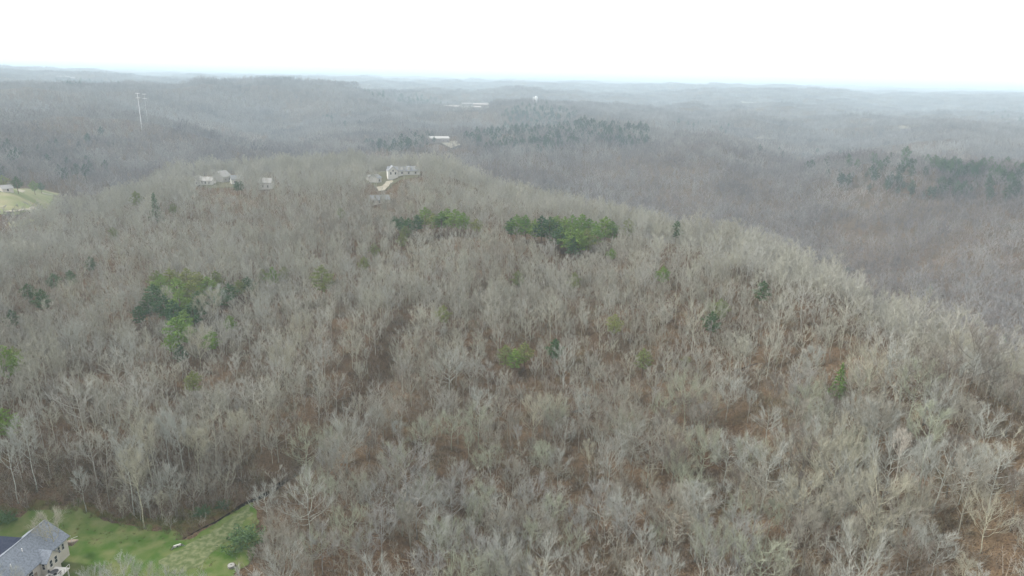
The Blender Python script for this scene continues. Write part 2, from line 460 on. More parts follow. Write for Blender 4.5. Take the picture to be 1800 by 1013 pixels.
M_LAWN = mat('lawn_grass', (0.054, 0.106, 0.016), 1.0, 0.05, (0.3, (0.141, 0.155, 0.060), 0.36, 0.68), 0.6)
M_MOWN = mat('mown_grass', (0.084, 0.110, 0.040), 1.0, 0.05, (0.9, (0.163, 0.180, 0.092), 0.40, 0.62), 0.6)
M_DRYGRASS = mat('dry_grass', (0.120, 0.092, 0.045), 1.0, 0.05, (0.5, (0.085, 0.085, 0.030), 0.40, 0.60), 0.6)
M_FIELD = mat('far_pasture', (0.167, 0.192, 0.087), 1.0, 0.05, (0.035, (0.260, 0.236, 0.143), 0.38, 0.66))
M_TRACK = mat('pale_gravel', (0.384, 0.353, 0.285), 1.0, 0.1, (0.2, (0.310, 0.279, 0.211), 0.4, 0.6))
M_STRAW = mat('straw_field', (0.279, 0.247, 0.186), 1.0, 0.05, (0.02, (0.209, 0.195, 0.154), 0.4, 0.6))
M_CONC = mat('concrete', (0.322, 0.316, 0.291), 0.9, 0.2, (0.9, (0.260, 0.254, 0.236), 0.4, 0.7))

LAWN = poly_xy([(-60, 905), (40, 905), (110, 893), (160, 905), (235, 925), (300, 937), (330, 945), (372, 925), (410, 905), (440, 885), (458, 900), (458, 930), (452, 960), (440, 985), (425, 1013), (420, 1060), (200, 1075), (-80, 1090)], jitter=1.6, seg=14)
MOWN = poly_xy([(310, 970), (350, 948), (385, 928), (415, 912), (437, 893), (446, 905), (420, 935), (395, 962), (360, 990), (320, 1010), (290, 1012), (285, 990)], jitter=1.2, seg=12)
DRY = poly_xy([(-40, 895), (60, 885), (115, 884), (165, 895), (235, 915), (280, 915), (340, 895), (395, 890), (420, 888), (405, 902), (370, 922), (330, 942), (300, 934), (235, 928), (165, 908), (110, 900), (40, 910), (-40, 912)], jitter=2.2, seg=12)
sheet('dry_grass', DRY, 0.8, M_DRYGRASS, 0.06)
sheet('lawn', LAWN, 0.8, M_LAWN, 0.10)
sheet('mown_strip', MOWN, 0.8, M_MOWN, 0.16)
CLEAR += [LAWN, MOWN, poly_xy([(330, 952), (375, 928), (412, 905), (440, 880), (470, 858), (476, 872), (462, 905), (400, 930)])]
# the mud and water in the ditch
dm = MB(); n_ = 26
for k in range(n_ + 1):
    t = k / n_ * (len(DITCH) - 1.001); i = int(t); p = DITCH[i].lerp(DITCH[i + 1], t - i); d = (DITCH[i + 1] - DITCH[i]).normalized()
    s = Vector((-d.y, d.x, 0)); w = (DITCH_W[i] + (DITCH_W[i + 1] - DITCH_W[i]) * (t - i)) * (0.75 + 0.5 * random.random())
    for sg in (-1, 1):
        c = p + s * sg * w * 0.95
        dm.v.append((c.x, c.y, float(height_cut(np.array(p.x), np.array(p.y))) + 0.45))
for k in range(n_): dm.f.append((2 * k, 2 * k + 1, 2 * k + 3, 2 * k + 2))
M_MUD = mat('wet_mud', (0.012, 0.010, 0.008), 1.0, 0.03, (1.5, (0.03, 0.022, 0.016), 0.4, 0.7))
tag(dm.build('creek_bed', M_MUD), kind='structure')

# far clearings
FIELD = poly_xy([(-60, 337), (30, 333), (80, 336), (118, 343), (106, 352), (90, 362), (72, 372), (30, 379), (-60, 383)], jitter=1.5, seg=4)
sheet('pasture', FIELD, 4, M_FIELD, 0.5, fn=height)
FIELD2 = poly_xy([(12, 392), (45, 386), (62, 388), (45, 397), (20, 402)], jitter=1.0, seg=4)
sheet('pasture', FIELD2, 4, M_FIELD, 0.5, fn=height)
CLEAR += [poly_xy([(55, 362), (112, 346), (132, 346), (128, 362), (100, 388), (60, 400)]), poly_xy([(-60, 372), (70, 362), (100, 372), (70, 400), (-60, 410)]), FIELD, FIELD2, poly_xy([(-60, 338), (120, 338), (125, 347), (80, 372), (-60, 385)])]
def ribbon(name, corners, width, m, lift=0.9):
    pts = [hit(x, y) for x, y in corners]
    b = MB(); out = []
    for p, q in zip(pts[:-1], pts[1:]):
        for k in range(6): out.append(p.lerp(q, k / 6))
    out.append(pts[-1])
    for i, p in enumerate(out):
        d = (out[min(i + 1, len(out) - 1)] - out[max(i - 1, 0)]).normalized(); s = Vector((-d.y, d.x, 0)) * width / 2
        for c in (p - s, p + s): b.v.append((c.x, c.y, hz(c.x, c.y) + lift))
    for i in range(len(out) - 1): b.f.append((2 * i, 2 * i + 1, 2 * i + 3, 2 * i + 2))
    return tag(b.build(name, m), kind='structure')
ribbon('dirt_track', [(-40, 345), (10, 338), (40, 336)], 4.5, M_TRACK)
ribbon('dirt_track', [(74, 341), (90, 344), (106, 348), (112, 352)], 4.5, M_TRACK)
ribbon('dirt_track', [(10, 374.5), (30, 373), (48, 370.5), (62, 366)], 3.5, M_TRACK)
FARFIELDS = [[(1296, 183), (1318, 180.5), (1345, 181), (1344, 186), (1320, 188), (1300, 187)], [(1322, 243), (1336, 241), (1400, 243), (1398, 246), (1330, 246)],
             [(1572, 225), (1590, 223), (1618, 228), (1614, 231), (1590, 229)],              [(1480, 198), (1520, 197), (1522, 200), (1484, 201)], [(920, 146), (945, 150), (940, 154), (915, 150)], [(770, 252), (800, 250), (812, 258), (790, 264)],
             [(780, 190), (830, 184), (875, 186), (850, 196), (800, 196)], [(112, 141), (125, 139), (132, 146), (118, 147)], [(1320, 215), (1420, 228), (1470, 236), (1380, 226)]]
for poly in FARFIELDS[:7]:
    P_ = poly_xy(poly, jitter=2, seg=3)
    sheet('straw_field', P_, max(6, (max(p[1] for p in P_) - min(p[1] for p in P_)) / 14), M_STRAW, 2.5, fn=height)
    CLEAR.append(P_)

# the yard of the farmhouse on the ridge
YARD = poly_xy([(640, 306), (690, 303), (742, 305), (735, 312), (700, 318), (690, 328), (672, 338), (655, 326), (640, 320)], jitter=1.0, seg=4)
M_YARD = mat('winter_lawn', (0.115, 0.108, 0.068), 1.0, 0.05, (0.12, (0.09, 0.092, 0.055), 0.4, 0.65))
sheet('yard', YARD, 3, M_YARD, 0.3, fn=height)
DRIVE = poly_xy([(660, 330), (672, 328), (688, 318), (690, 321), (676, 336), (666, 338)], jitter=0.4, seg=4)
sheet('driveway', DRIVE, 2, M_TRACK, 0.5, fn=height)
CLEAR += [YARD, poly_xy([(655, 352), (680, 352), (682, 362), (652, 362)])]
YARD2 = poly_xy([(340, 326), (372, 316), (395, 312), (425, 320), (420, 330), (372, 332)], jitter=0.6, seg=3)
sheet('yard', YARD2, 3, M_YARD, 0.3, fn=height)
CLEAR += [YARD2]

# ------------------------------------------------------------------ bare trees
def rdir(r):
    z = r.uniform(-1, 1); a = r.uniform(0, 2 * math.pi); s = math.sqrt(1 - z * z)
    return Vector((s * math.cos(a), s * math.sin(a), z))
def branch_pts(p, d, L, n, up, wob, r):
    pts = [p.copy()]; d = d.normalized()
    for k in range(n):
        d = (d + Vector((0, 0, up / n)) + rdir(r) * wob).normalized()
        p = p + d * (L / n); pts.append(p.copy())
    return pts
def make_tree(seed, H, cr, clear, limbs, sec, ter, twigs, tw, form='broad', sides=6, sub_sides=3):
    """returns trunk and crown of a leafless tree H tall with crown radius cr; tw is the width of its twigs"""
    r = random.Random(seed)
    T, C = MB(), MB()
    r0 = H * (0.0080 if form != 'slender' else 0.0074)
    top = 0.60 if form == 'vase' else (0.80 if form == 'broad' else 0.92)
    lean = Vector((r.uniform(-1, 1), r.uniform(-1, 1), 0)) * 0.03
    tp = [Vector((0, 0, -1.2))]; n = 7
    for k in range(1, n + 1):
        tp.append(Vector((lean.x * H * (k / n) ** 1.5 + r.uniform(-.12, .12), lean.y * H * (k / n) ** 1.5 + r.uniform(-.12, .12), H * top * k / n)))
    tr = [r0 * 1.25] + [r0 * (1 - 0.80 * (k / n)) for k in range(1, n + 1)]
    T.tube(tp, tr, sides)
    def trunk_at(h):
        f = max(0, min(n - 1e-3, h / (H * top) * n)); i = int(f); return tp[i].lerp(tp[i + 1], f - i) if i else Vector((0, 0, h))
    zc, zs = H * (clear + 1) / 2, H * (1 - clear) / 2
    for i in range(limbs):
        f = (i + r.random() * 0.6) / limbs
        h0 = H * (clear * 0.75 + (top - clear * 0.75) * f ** 1.1)
        az = i * 2.39996 + r.uniform(-.5, .5)
        out = Vector((math.cos(az), math.sin(az), 0))
        # where this limb should end: on the crown's outer surface, higher limbs end higher
        e = min(0.97, max(-0.55, -0.45 + 1.35 * f + r.uniform(-.12, .12)))
        rad = cr * math.sqrt(max(0.05, 1 - e * e)) * r.uniform(0.62, 1.08)
        if form == 'vase': rad *= 0.75 + 0.35 * f
        tgt = Vector((lean.x * H, lean.y * H, 0)) * 0.8 + out * rad + Vector((0, 0, zc + zs * e))
        p0 = trunk_at(h0)
        if tgt.z < p0.z + 0.6: tgt.z = p0.z + r.uniform(0.4, 1.5)
        L = (tgt - p0).length; m = 5
        side = Vector((-out.y, out.x, 0)) * r.uniform(-.1, .1) * L
        lp = []
        for k in range(m + 1):
            t = k / m
            q = p0.lerp(tgt, t) + out * (0.07 * L * math.sin(math.pi * t)) + side * math.sin(math.pi * t) + Vector((0, 0, -0.05 * L * math.sin(math.pi * t)))
            if 0 < k: q += rdir(r) * 0.035 * L
            lp.append(q)
        lr0 = r0 * (0.36 - 0.18 * f) + 0.014
        (C if sides < 5 else T).tube(lp, [lr0 * (1 - 0.82 * k / m) + 0.012 for k in range(m + 1)], max(3, sides - 1), cap=False)
        for j in range(sec):
            t = 0.30 + 0.70 * (j + r.random()) / sec
            k = min(m - 1, int(t * m)); q0 = lp[k].lerp(lp[k + 1], t * m - k) if t < 1 else lp[-1]
            d0 = (lp[k + 1] - lp[k]).normalized()
            d1 = (d0 * 0.9 + rdir(r) * 0.62 + Vector((0, 0, 0.45)) + out * 0.15)
            L1 = L * r.uniform(0.24, 0.42) * (1.15 - 0.4 * t) + 0.5
            sp = branch_pts(q0, d1, L1, 3, 0.35, 0.13, r)
            sr = max(tw * 0.7, lr0 * (1 - 0.8 * t) * 0.45)
            C.tube(sp, [sr, sr * .75, sr * .5, sr * .25], sub_sides, cap=False) if sub_sides > 1 else [C.blade(sp[0], sp[-1], sr * 2.2, rdir(r))]
            for g in range(ter):
                t2 = 0.2 + 0.8 * (g + r.random()) / ter
                k2 = min(2, int(t2 * 3)); c0 = sp[k2].lerp(sp[k2 + 1], min(1, t2 * 3 - k2))
                dd = ((sp[k2 + 1] - sp[k2]).normalized() + rdir(r) * 0.68 + Vector((0, 0, 0.22))).normalized()
                L2 = L1 * r.uniform(0.35, 0.65) + 0.35
                c1 = c0 + dd * L2
                C.blade(c0, c1, tw * 1.5, rdir(r))
                for w in range(twigs):
                    t3 = 0.15 + 0.85 * (w + r.random()) / twigs
                    b0 = c0 + dd * (L2 * t3)
                    bd = (dd + rdir(r) * 0.62 + Vector((0, 0, 0.22))).normalized()
                    b1 = b0 + bd * r.uniform(0.6, 1.35)
                    C.blade(b0, b1, tw, rdir(r))
    return T, C

TONES = {
    'dark brown': ((0.153, 0.134, 0.106), (0.204, 0.179, 0.148)),   # bark and twig colours of the hardwoods
    'pale tan': ((0.413, 0.399, 0.297), (0.378, 0.365, 0.281)),
    'silvery grey': ((0.431, 0.445, 0.392), (0.378, 0.389, 0.348)),
    'grey brown': ((0.299, 0.287, 0.228), (0.294, 0.280, 0.231)),
    'greenish grey': ((0.368, 0.393, 0.295), (0.329, 0.351, 0.261)),
    'lilac grey': ((0.352, 0.351, 0.325), (0.324, 0.325, 0.303)),
}
M_TONE = {}
for k, (a, b) in TONES.items():
    M_TONE[k] = (mat('bark_' + k.replace(' ', '_'), a, 0.95, 0.1, (2.2, tuple(c * 0.55 for c in a), 0.42, 0.70)), mat('twigs_' + k.replace(' ', '_'), b, 0.95, 0.1))
M_WHITEBARK = mat('white_bark', (0.62, 0.58, 0.50), 0.9, 0.1, (2.0, (0.42, 0.38, 0.32), 0.45, 0.75))
M_WOODS = mat_random('woodland_twigs', [(0.221, 0.202, 0.165), (0.292, 0.270, 0.225), (0.323, 0.318, 0.255), (0.352, 0.347, 0.310), (0.384, 0.377, 0.300), (0.406, 0.405, 0.364), (0.441, 0.427, 0.346)], patch=0.4)
M_FARWOODS = mat_random('far_woodland_twigs', [(0.097, 0.085, 0.084), (0.137, 0.119, 0.116), (0.177, 0.158, 0.148), (0.216, 0.193, 0.185), (0.263, 0.249, 0.228), (0.297, 0.285, 0.270), (0.344, 0.332, 0.312)], patch=0.5, pscale=0.009)  # darker than woodland_twigs: shade of the slopes beyond the ridge put into the colour
M_BRUSH = mat_random('undergrowth_twigs', [(0.13, 0.095, 0.065), (0.30, 0.275, 0.22), (0.10, 0.085, 0.05), (0.34, 0.31, 0.26), (0.17, 0.125, 0.085), (0.26, 0.25, 0.17)])

FORMS = ['broad', 'broad', 'vase', 'slender', 'broad', 'broad', 'slender', 'broad', 'vase', 'broad']
PROTO = []
for i, fm in enumerate(FORMS):
    Hh = 20.0
    cr = {'broad': 5.3, 'vase': 4.7, 'slender': 2.8}[fm] * (0.86 + 0.04 * i)
    cl = {'broad': 0.36, 'vase': 0.30, 'slender': 0.58}[fm] + 0.02 * (i % 3)
    T, C = make_tree(100 + i, Hh, cr, cl, {'broad': 15, 'vase': 13, 'slender': 11}[fm], 6, 5, 8, 0.030, fm)
    PROTO.append((T.mesh('trunk'), C.mesh('crown'), fm))
for T, C, fm in PROTO:
    T.polygons.foreach_set('use_smooth', [True] * len(T.polygons))
    T.materials.append(M_TONE['pale tan'][0]); C.materials.append(M_TONE['pale tan'][1])

lib = {}
def library(name, meshes, m):
    c = bpy.data.collections.new(name)            # only instanced, never linked to the scene itself
    for i, me in enumerate(meshes):
        me.materials.clear(); me.materials.append(m)
        c.objects.link(bpy.data.objects.new(f'{name}_{i:02d}', me))
    lib[name] = c; return c
def joined(T, C):
    n = len(T.v); T.v += C.v; T.f += [tuple(k + n for k in f) for f in C.f]; return T
mids = []
for i in range(9):
    fm = ['broad', 'slender', 'slender', 'broad', 'broad', 'slender', 'vase', 'broad', 'slender'][i]
    cr = {'broad': 4.7, 'vase': 4.2, 'slender': 2.7}[fm]
    mids.append(joined(*make_tree(300 + i, 20, cr, {'broad': 0.36, 'vase': 0.30, 'slender': 0.48}[fm], 10, 4, 4, 6, 0.055, fm, sides=5, sub_sides=1)).mesh('wood_tree'))
library('wood_tree', mids, M_WOODS)
fars = []
for i in range(5):
    fars.append(joined(*make_tree(400 + i, 20, 4.6, 0.30, 7, 3, 2, 2, 0.30, ['broad', 'vase'][i % 2], sides=4, sub_sides=1)).mesh('far_tree'))
library('far_tree', fars, M_FARWOODS)
library('valley_tree', [joined(*make_tree(450 + i, 20, 4.6, 0.32, 8, 4, 3, 2, 0.13, ['broad', 'vase', 'slender'][i % 3], sides=4, sub_sides=1)).mesh('valley_tree') for i in range(6)], M_FARWOODS)
clumps = []
for i in range(4):
    b = MB(); r = random.Random(900 + i)
    for k in range(22):
        ox, oy, s = r.uniform(-26, 26), r.uniform(-26, 26), r.uniform(0.8, 1.15)
        T, C = make_tree(500 + 40 * i + k, 20, 5.0, 0.25, 5, 2, 2, 1, 0.8, 'broad', sides=3, sub_sides=1)
        j = joined(T, C); n = len(b.v)
        b.v += [(x * s + ox, y * s + oy, z * s) for x, y, z in j.v]; b.f += [tuple(q + n for q in f) for f in j.f]
    clumps.append(b.mesh('tree_clump'))
library('tree_clump', clumps, M_FARWOODS)
brush = []
for i in range(4):
    b = MB(); r = random.Random(700 + i)
    for s in range(7):
        p = Vector((r.uniform(-.5, .5), r.uniform(-.5, .5), -0.2)); d = (rdir(r) * 0.5 + Vector((0, 0, 1))).normalized()
        q = p + d * r.uniform(1.8, 3.4); b.blade(p, q, 0.07, rdir(r))
        for w in range(16):
            t = r.uniform(0.25, 1); c = p.lerp(q, t); e = c + (d + rdir(r) * 0.9).normalized() * r.uniform(0.4, 1.0); b.blade(c, e, 0.045, rdir(r))
    brush.append(b.mesh('brush'))
library('brush', brush, M_BRUSH)
library('wood_sapling', [joined(*make_tree(600 + i, 20, 4.0, 0.25, 7, 4, 3, 3, 0.10, ['slender', 'vase', 'broad'][i % 3], sides=4, sub_sides=1)).mesh('sapling') for i in range(5)], M_WOODS)
tufts = []
for i in range(3):
    b = MB(); r = random.Random(800 + i)
    for w in range(26):
        p = Vector((r.uniform(-.4, .4), r.uniform(-.4, .4), -.05)); b.blade(p, p + Vector((r.uniform(-.3, .3), r.uniform(-.3, .3), r.uniform(.2, .6))), 0.09, rdir(r))
    tufts.append(b.mesh('grass_tuft'))
library('grass_tuft', tufts, mat_random('grass_blades', [(0.12, 0.13, 0.04), (0.22, 0.19, 0.09), (0.08, 0.12, 0.025), (0.19, 0.15, 0.075), (0.13, 0.10, 0.04)]))

def scatter(name, libname, P, rot, scl, label, cat):
    """ONE object of kind stuff: copies of the library meshes at the points P"""
    me = bpy.data.meshes.new(name); me.vertices.add(len(P)); me.vertices.foreach_set('co', np.asarray(P, np.float32).ravel())
    n = len(P)
    a = me.attributes.new('rot', 'FLOAT_VECTOR', 'POINT'); a.data.foreach_set('vector', np.asarray(rot, np.float32).ravel())
    a = me.attributes.new('scl', 'FLOAT_VECTOR', 'POINT'); a.data.foreach_set('vector', np.asarray(scl, np.float32).ravel())
    a = me.attributes.new('pick', 'INT', 'POINT'); a.data.foreach_set('value', rng.integers(0, len(lib[libname].objects), n).astype(np.int32))
    o = tag(link(name, me), label, cat, kind='stuff')
    ng = bpy.data.node_groups.new(name, 'GeometryNodeTree')
    ng.interface.new_socket('Geometry', in_out='INPUT', socket_type='NodeSocketGeometry')
    ng.interface.new_socket('Geometry', in_out='OUTPUT', socket_type='NodeSocketGeometry')
    N, L = ng.nodes.new, ng.links.new
    gi, go, ip, ci = N('NodeGroupInput'), N('NodeGroupOutput'), N('GeometryNodeInstanceOnPoints'), N('GeometryNodeCollectionInfo')
    ci.inputs['Collection'].default_value = lib[libname]; ci.inputs['Separate Children'].default_value = True; ci.inputs['Reset Children'].default_value = True
    ip.inputs['Pick Instance'].default_value = True
    def attr(nm, ty):
        x = N('GeometryNodeInputNamedAttribute'); x.data_type = ty; x.inputs['Name'].default_value = nm; return x.outputs['Attribute']
    L(gi.outputs[0], ip.inputs['Points']); L(ci.outputs[0], ip.inputs['Instance'])
    L(attr('pick', 'INT'), ip.inputs['Instance Index']); L(attr('rot', 'FLOAT_VECTOR'), ip.inputs['Rotation']); L(attr('scl', 'FLOAT_VECTOR'), ip.inputs['Scale'])
    L(ip.outputs[0], go.inputs[0])
    md = o.modifiers.new('copies', 'NODES'); md.node_group = ng
    return o

# ------------------------------------------------------------------ where the trees stand
def jitter_grid(r0, r1, s, amax=0.76):
    g = np.arange(-r1, r1, s)
    gx, gy = np.meshgrid(g, g[g > 0]); gx = gx.ravel(); gy = gy.ravel()
    gx = gx + rng.uniform(-.46, .46, gx.shape) * s; gy = gy + rng.uniform(-.46, .46, gy.shape) * s
    r = np.hypot(gx, gy); a = np.arctan2(gx, gy)
    k = (r >= r0) & (r < r1) & (np.abs(a) < amax)
    return gx[k], gy[k]
_hr = np.geomspace(80, 15000, 900); _ha = np.linspace(-0.8, 0.8, 400)
_HA, _HR = np.meshgrid(_ha, _hr, indexing='ij')
_hz = height(_HR * np.sin(_HA), _HR * np.cos(_HA))
_hm = np.maximum.accumulate((_hz + 7 - CAM_H) / _HR, axis=1)
def seen(x, y, z, top=22):
    r = np.hypot(x, y); a = np.arctan2(x, y)
    i = np.clip(((a + 0.8) / 1.6 * 399).astype(int), 0, 399); j = np.clip(np.searchsorted(_hr, r) - 1, 0, 899)
    ok = (z + top - CAM_H) / r >= _hm[i, j] - 0.004
    return ok
def free(x, y, polys=None):
    k = np.ones(x.shape, bool)
    for p in (CLEAR if polys is None else polys): k &= ~inside(x, y, p)
    return k
CREST = {-200: 440, 0: 470, 150: 550, 300: 645, 450: 660, 600: 680, 750: 620, 900: 530, 1050: 450, 1200: 385, 1350: 345, 1500: 285, 1650: 238, 1800: 210, 2000: 185}
_ca = np.array([azdep(c, 300)[0] for c in CREST]); _cr = np.array(list(CREST.values()), float)
def crest(x, y): return np.interp(np.arctan2(x, y), _ca, _cr)      # how far the near hill's ridge is in that direction
HOUSE_PATCH = []                 # circles kept free: x, y, radius
def off_spots(x, y):
    k = np.ones(x.shape, bool)
    for hx, hy, hr in HOUSE_PATCH: k &= np.hypot(x - hx, y - hy) > hr
    return k

# ------------------------------------------------------------------ buildings
M_SHINGLE = mat('grey_shingle', (0.246, 0.275, 0.311), 0.95, 0.2, (3.0, (0.164, 0.182, 0.213), 0.40, 0.65), 0.3)
M_NAVY = mat('navy_shingle', (0.027, 0.035, 0.062), 0.9, 0.2, (3.0, (0.043, 0.051, 0.078), 0.40, 0.65), 0.3)
M_SIDING = mat('cream_siding', (0.562, 0.530, 0.468), 0.8, 0.2, (1.2, (0.484, 0.452, 0.398), 0.45, 0.75))
M_WHITE = mat('white_paint', (0.624, 0.608, 0.569), 0.7, 0.2)
M_GLASS = mat('dark_window', (0.03, 0.035, 0.045), 0.15, 0.5)
M_WOOD = mat('grey_timber', (0.30, 0.25, 0.20), 0.9, 0.1, (2.0, (0.22, 0.18, 0.14), 0.4, 0.7))
M_DARK = mat('dark_metal', (0.05, 0.05, 0.055), 0.6, 0.3)
M_REDBRICK = mat('tan_brick', (0.50, 0.38, 0.32), 0.9, 0.1)
M_STEEL = mat('galvanised_steel', (0.80, 0.80, 0.79), 0.5, 0.3)
M_ROOFWHITE = mat('white_metal_roof', (0.80, 0.79, 0.77), 0.6, 0.3)
M_ROOFPALE = mat('pale_roof', (0.37, 0.36, 0.34), 0.8, 0.2)
M_TOWN = mat('town_wall', (0.30, 0.26, 0.24), 0.8, 0.1)
M_TOWNROOF = mat('town_roof', (0.34, 0.31, 0.29), 0.8, 0.1)
M_ROOFDARK = mat('slate_roof', (0.24, 0.25, 0.26), 0.8, 0.2)

def window(parent, m, w, h, loc, face):
    """a window at loc (local) whose outside faces the local direction face ('x','-x','y','-y'): frame with a pane as its child"""
    R = {'x': 0, '-x': math.pi, 'y': math.pi / 2, '-y': -math.pi / 2}[face]
    mm = Matrix.Translation(loc) @ Matrix.Rotation(R, 4, 'Z')
    f = MB()
    t = 0.09
    for a, b in (((0, -w/2, -h/2), (0.07, w/2, -h/2 + t)), ((0, -w/2, h/2 - t), (0.07, w/2, h/2)), ((0, -w/2, -h/2 + t), (0.07, -w/2 + t, h/2 - t)), ((0, w/2 - t, -h/2 + t), (0.07, w/2, h/2 - t)), ((0, -w/2 + t, -0.03), (0.06, w/2 - t, 0.03))):
        f.box(a, b, mm)
    fo = f.build('window', M_WHITE, parent)
    MB().box((0.005, -w/2 + t, -h/2 + t), (0.03, w/2 - t, h/2 - t), mm).build('pane', m, fo)
    return fo
def gable_walls(b, x0, x1, y0, y1, z0, ze, zr, ridge='x'):
    """walls of a block with gables at the ends of its ridge"""
    b.quad((x0,y0,z0),(x1,y0,z0),(x1,y0,ze),(x0,y0,ze)); b.quad((x1,y1,z0),(x0,y1,z0),(x0,y1,ze),(x1,y1,ze))
    b.quad((x1,y0,z0),(x1,y1,z0),(x1,y1,ze),(x1,y0,ze)); b.quad((x0,y1,z0),(x0,y0,z0),(x0,y0,ze),(x0,y1,ze))
    if ridge == 'x':
        ym = (y0 + y1) / 2
        b.quad((x1,y0,ze),(x1,y1,ze),(x1,ym,zr)); b.quad((x0,y1,ze),(x0,y0,ze),(x0,ym,zr))
    else:
        xm = (x0 + x1) / 2
        b.quad((x0,y0,ze),(x1,y0,ze),(xm,y0,zr)); b.quad((x1,y1,ze),(x0,y1,ze),(xm,y1,zr))
def gable_roof(b, x0, x1, y0, y1, ze, zr, o=0.4, t=0.18, ridge='x'):
    if ridge == 'x':
        ym = (y0 + y1) / 2; k = (zr - ze) / (ym - y0); d = k * o
        b.slab([(x0-o,y0-o,ze-d+.1),(x1+o,y0-o,ze-d+.1),(x1+o,ym,zr+.1),(x0-o,ym,zr+.1)], t)
        b.slab([(x1+o,y1+o,ze-d+.1),(x0-o,y1+o,ze-d+.1),(x0-o,ym,zr+.1),(x1+o,ym,zr+.1)], t)
    else:
        xm = (x0 + x1) / 2; k = (zr - ze) / (xm - x0); d = k * o
        b.slab([(x0-o,y1+o,ze-d+.1),(x0-o,y0-o,ze-d+.1),(xm,y0-o,zr+.1),(xm,y1+o,zr+.1)], t)
        b.slab([(x1+o,y0-o,ze-d+.1),(x1+o,y1+o,ze-d+.1),(xm,y1+o,zr+.1),(xm,y0-o,zr+.1)], t)

# ---- the house at the lawn: ridge runs towards the camera, front slope to the right (local x: out of the front, local y: back along the ridge)
ZG = hz(HOUSE_C.x, HOUSE_C.y)
A_, B_ = at(80, 913, ZG + 7.4), at(0, 980, ZG + 7.4)
ydir = (A_ - B_).normalized()
rzh = math.atan2(-ydir.x, ydir.y)
hr_ = empty('house', (A_.x, A_.y, ZG), 'cream house with grey and navy shingle roofs at the corner of the green lawn', 'house', rz=rzh)
W2, LEN = 4.5, 21.0
b = MB(); gable_walls(b, -W2, W2, -LEN, -0.5, -1.0, 3.9, 7.3, 'y'); b.build('wall', M_SIDING, hr_)
b = MB(); gable_roof(b, -W2, W2, -LEN, -0.5, 3.9, 7.3, 0.45, 0.2, 'y'); ro = b.build('roof', M_SHINGLE, hr_)
b = MB(); b.box((-0.12, -LEN - .4, 7.36), (0.12, -0.1, 7.50)); b.build('ridge_cap', M_SHINGLE, ro)
b = MB(); b.tube([(1.6, -9.0, 5.6), (1.6, -9.0, 6.9)], [0.09, 0.09], 8); b.build('vent_pipe', M_STEEL, ro)
b = MB(); b.tube([(2.3, -13.0, 5.0), (2.3, -13.0, 6.3)], [0.09, 0.09], 8); b.build('vent_pipe', M_STEEL, ro)
# navy roofed wing behind
b = MB(); gable_walls(b, -16, -W2 + 0.0, -8.6, -2.6, -1.0, 3.7, 6.7, 'x'); b.build('wall', M_SIDING, hr_)
b = MB(); gable_roof(b, -16, -0.9, -8.6, -2.6, 3.7, 6.7, 0.4, 0.2, 'x'); b.build('roof', M_NAVY, hr_)['label'] = 'dark navy shingle roof of the rear wing'
# gabled bay at the front with its windows
b = MB(); gable_walls(b, W2 - 0.02, W2 + 1.5, -8.6, -5.0, -1.0, 3.5, 5.1, 'x'); b.build('bay_wall', M_SIDING, hr_)
b = MB(); gable_roof(b, W2 - 2.5, W2 + 1.5, -8.6, -5.0, 3.5, 5.1, 0.3, 0.16, 'x'); b.build('bay_roof', M_SHINGLE, hr_)
for (x, y, z, w, h, fc) in ((W2 + 1.5, -6.1, 2.4, 0.9, 1.7, 'x'), (W2 + 1.5, -7.5, 2.4, 0.9, 1.7, 'x'), (W2, -2.0, 2.3, 0.8, 1.6, 'x'), (W2, -3.2, 2.3, 0.8, 1.6, 'x'), (W2, -11.2, 2.3, 1.3, 1.6, 'x'), (W2, -14.5, 2.3, 1.3, 1.6, 'x'), (0, -0.5, 2.4, 1.2, 1.4, 'y'), (W2 + 0.75, -8.6, 2.4, 0.8, 1.6, '-y')):
    window(hr_, M_GLASS, w, h, (x, y, z), fc)
b = MB(); b.box((W2, -10.6, -0.9), (W2 + 0.08, -9.75, 2.1)); dr = b.build('door', M_WOOD, hr_)
b = MB(); b.box((W2 + 0.08, -9.95, 0.95), (W2 + 0.15, -9.87, 1.05)); b.build('handle', M_STEEL, dr)
# white deck with railing
dk = MB(); dk.box((W2 + 1.7, -11.4, 0.9), (W2 + 4.9, -6.8, 1.1)); do = dk.build('deck', M_WHITE, hr_)
for (x, y) in ((W2 + 2.0, -11.1), (W2 + 4.6, -11.1), (W2 + 4.6, -7.1), (W2 + 2.0, -7.1)):
    MB().box((x - .1, y - .1, -1.2), (x + .1, y + .1, 0.9)).build('post', M_WHITE, do)
for (p, q) in (((W2 + 1.7, -11.4), (W2 + 4.9, -11.4)), ((W2 + 4.9, -11.4), (W2 + 4.9, -6.8))):
    MB().tube([(p[0], p[1], 2.0), (q[0], q[1], 2.0)], [0.05, 0.05], 6).build('railing', M_WHITE, do)
    for k in range(7):
        x, y = p[0] + (q[0] - p[0]) * k / 6, p[1] + (q[1] - p[1]) * k / 6
        MB().box((x - .04, y - .04, 1.1), (x + .04, y + .04, 2.0)).build('baluster', M_WHITE, do)
HM = Matrix.Translation((A_.x, A_.y, ZG)) @ Matrix.Rotation(rzh, 4, 'Z')
def house_pt(x, y, z): return HM @ Vector((x, y, z))
tb = empty('patio_table', house_pt(W2 + 3.3, -9.0, 1.1), 'round dark patio table on the white deck of the near house', 'table', rz=rzh)
MB().tube([(0, 0, .70), (0, 0, .76)], [0.75, 0.75], 16).build('table_top', M_DARK, tb)
MB().tube([(0, 0, 0.04), (0, 0, .70)], [0.06, 0.06], 8).build('table_stem', M_DARK, tb)
MB().tube([(0, 0, 0), (0, 0, .04)], [0.35, 0.35], 12).build('table_base', M_DARK, tb)
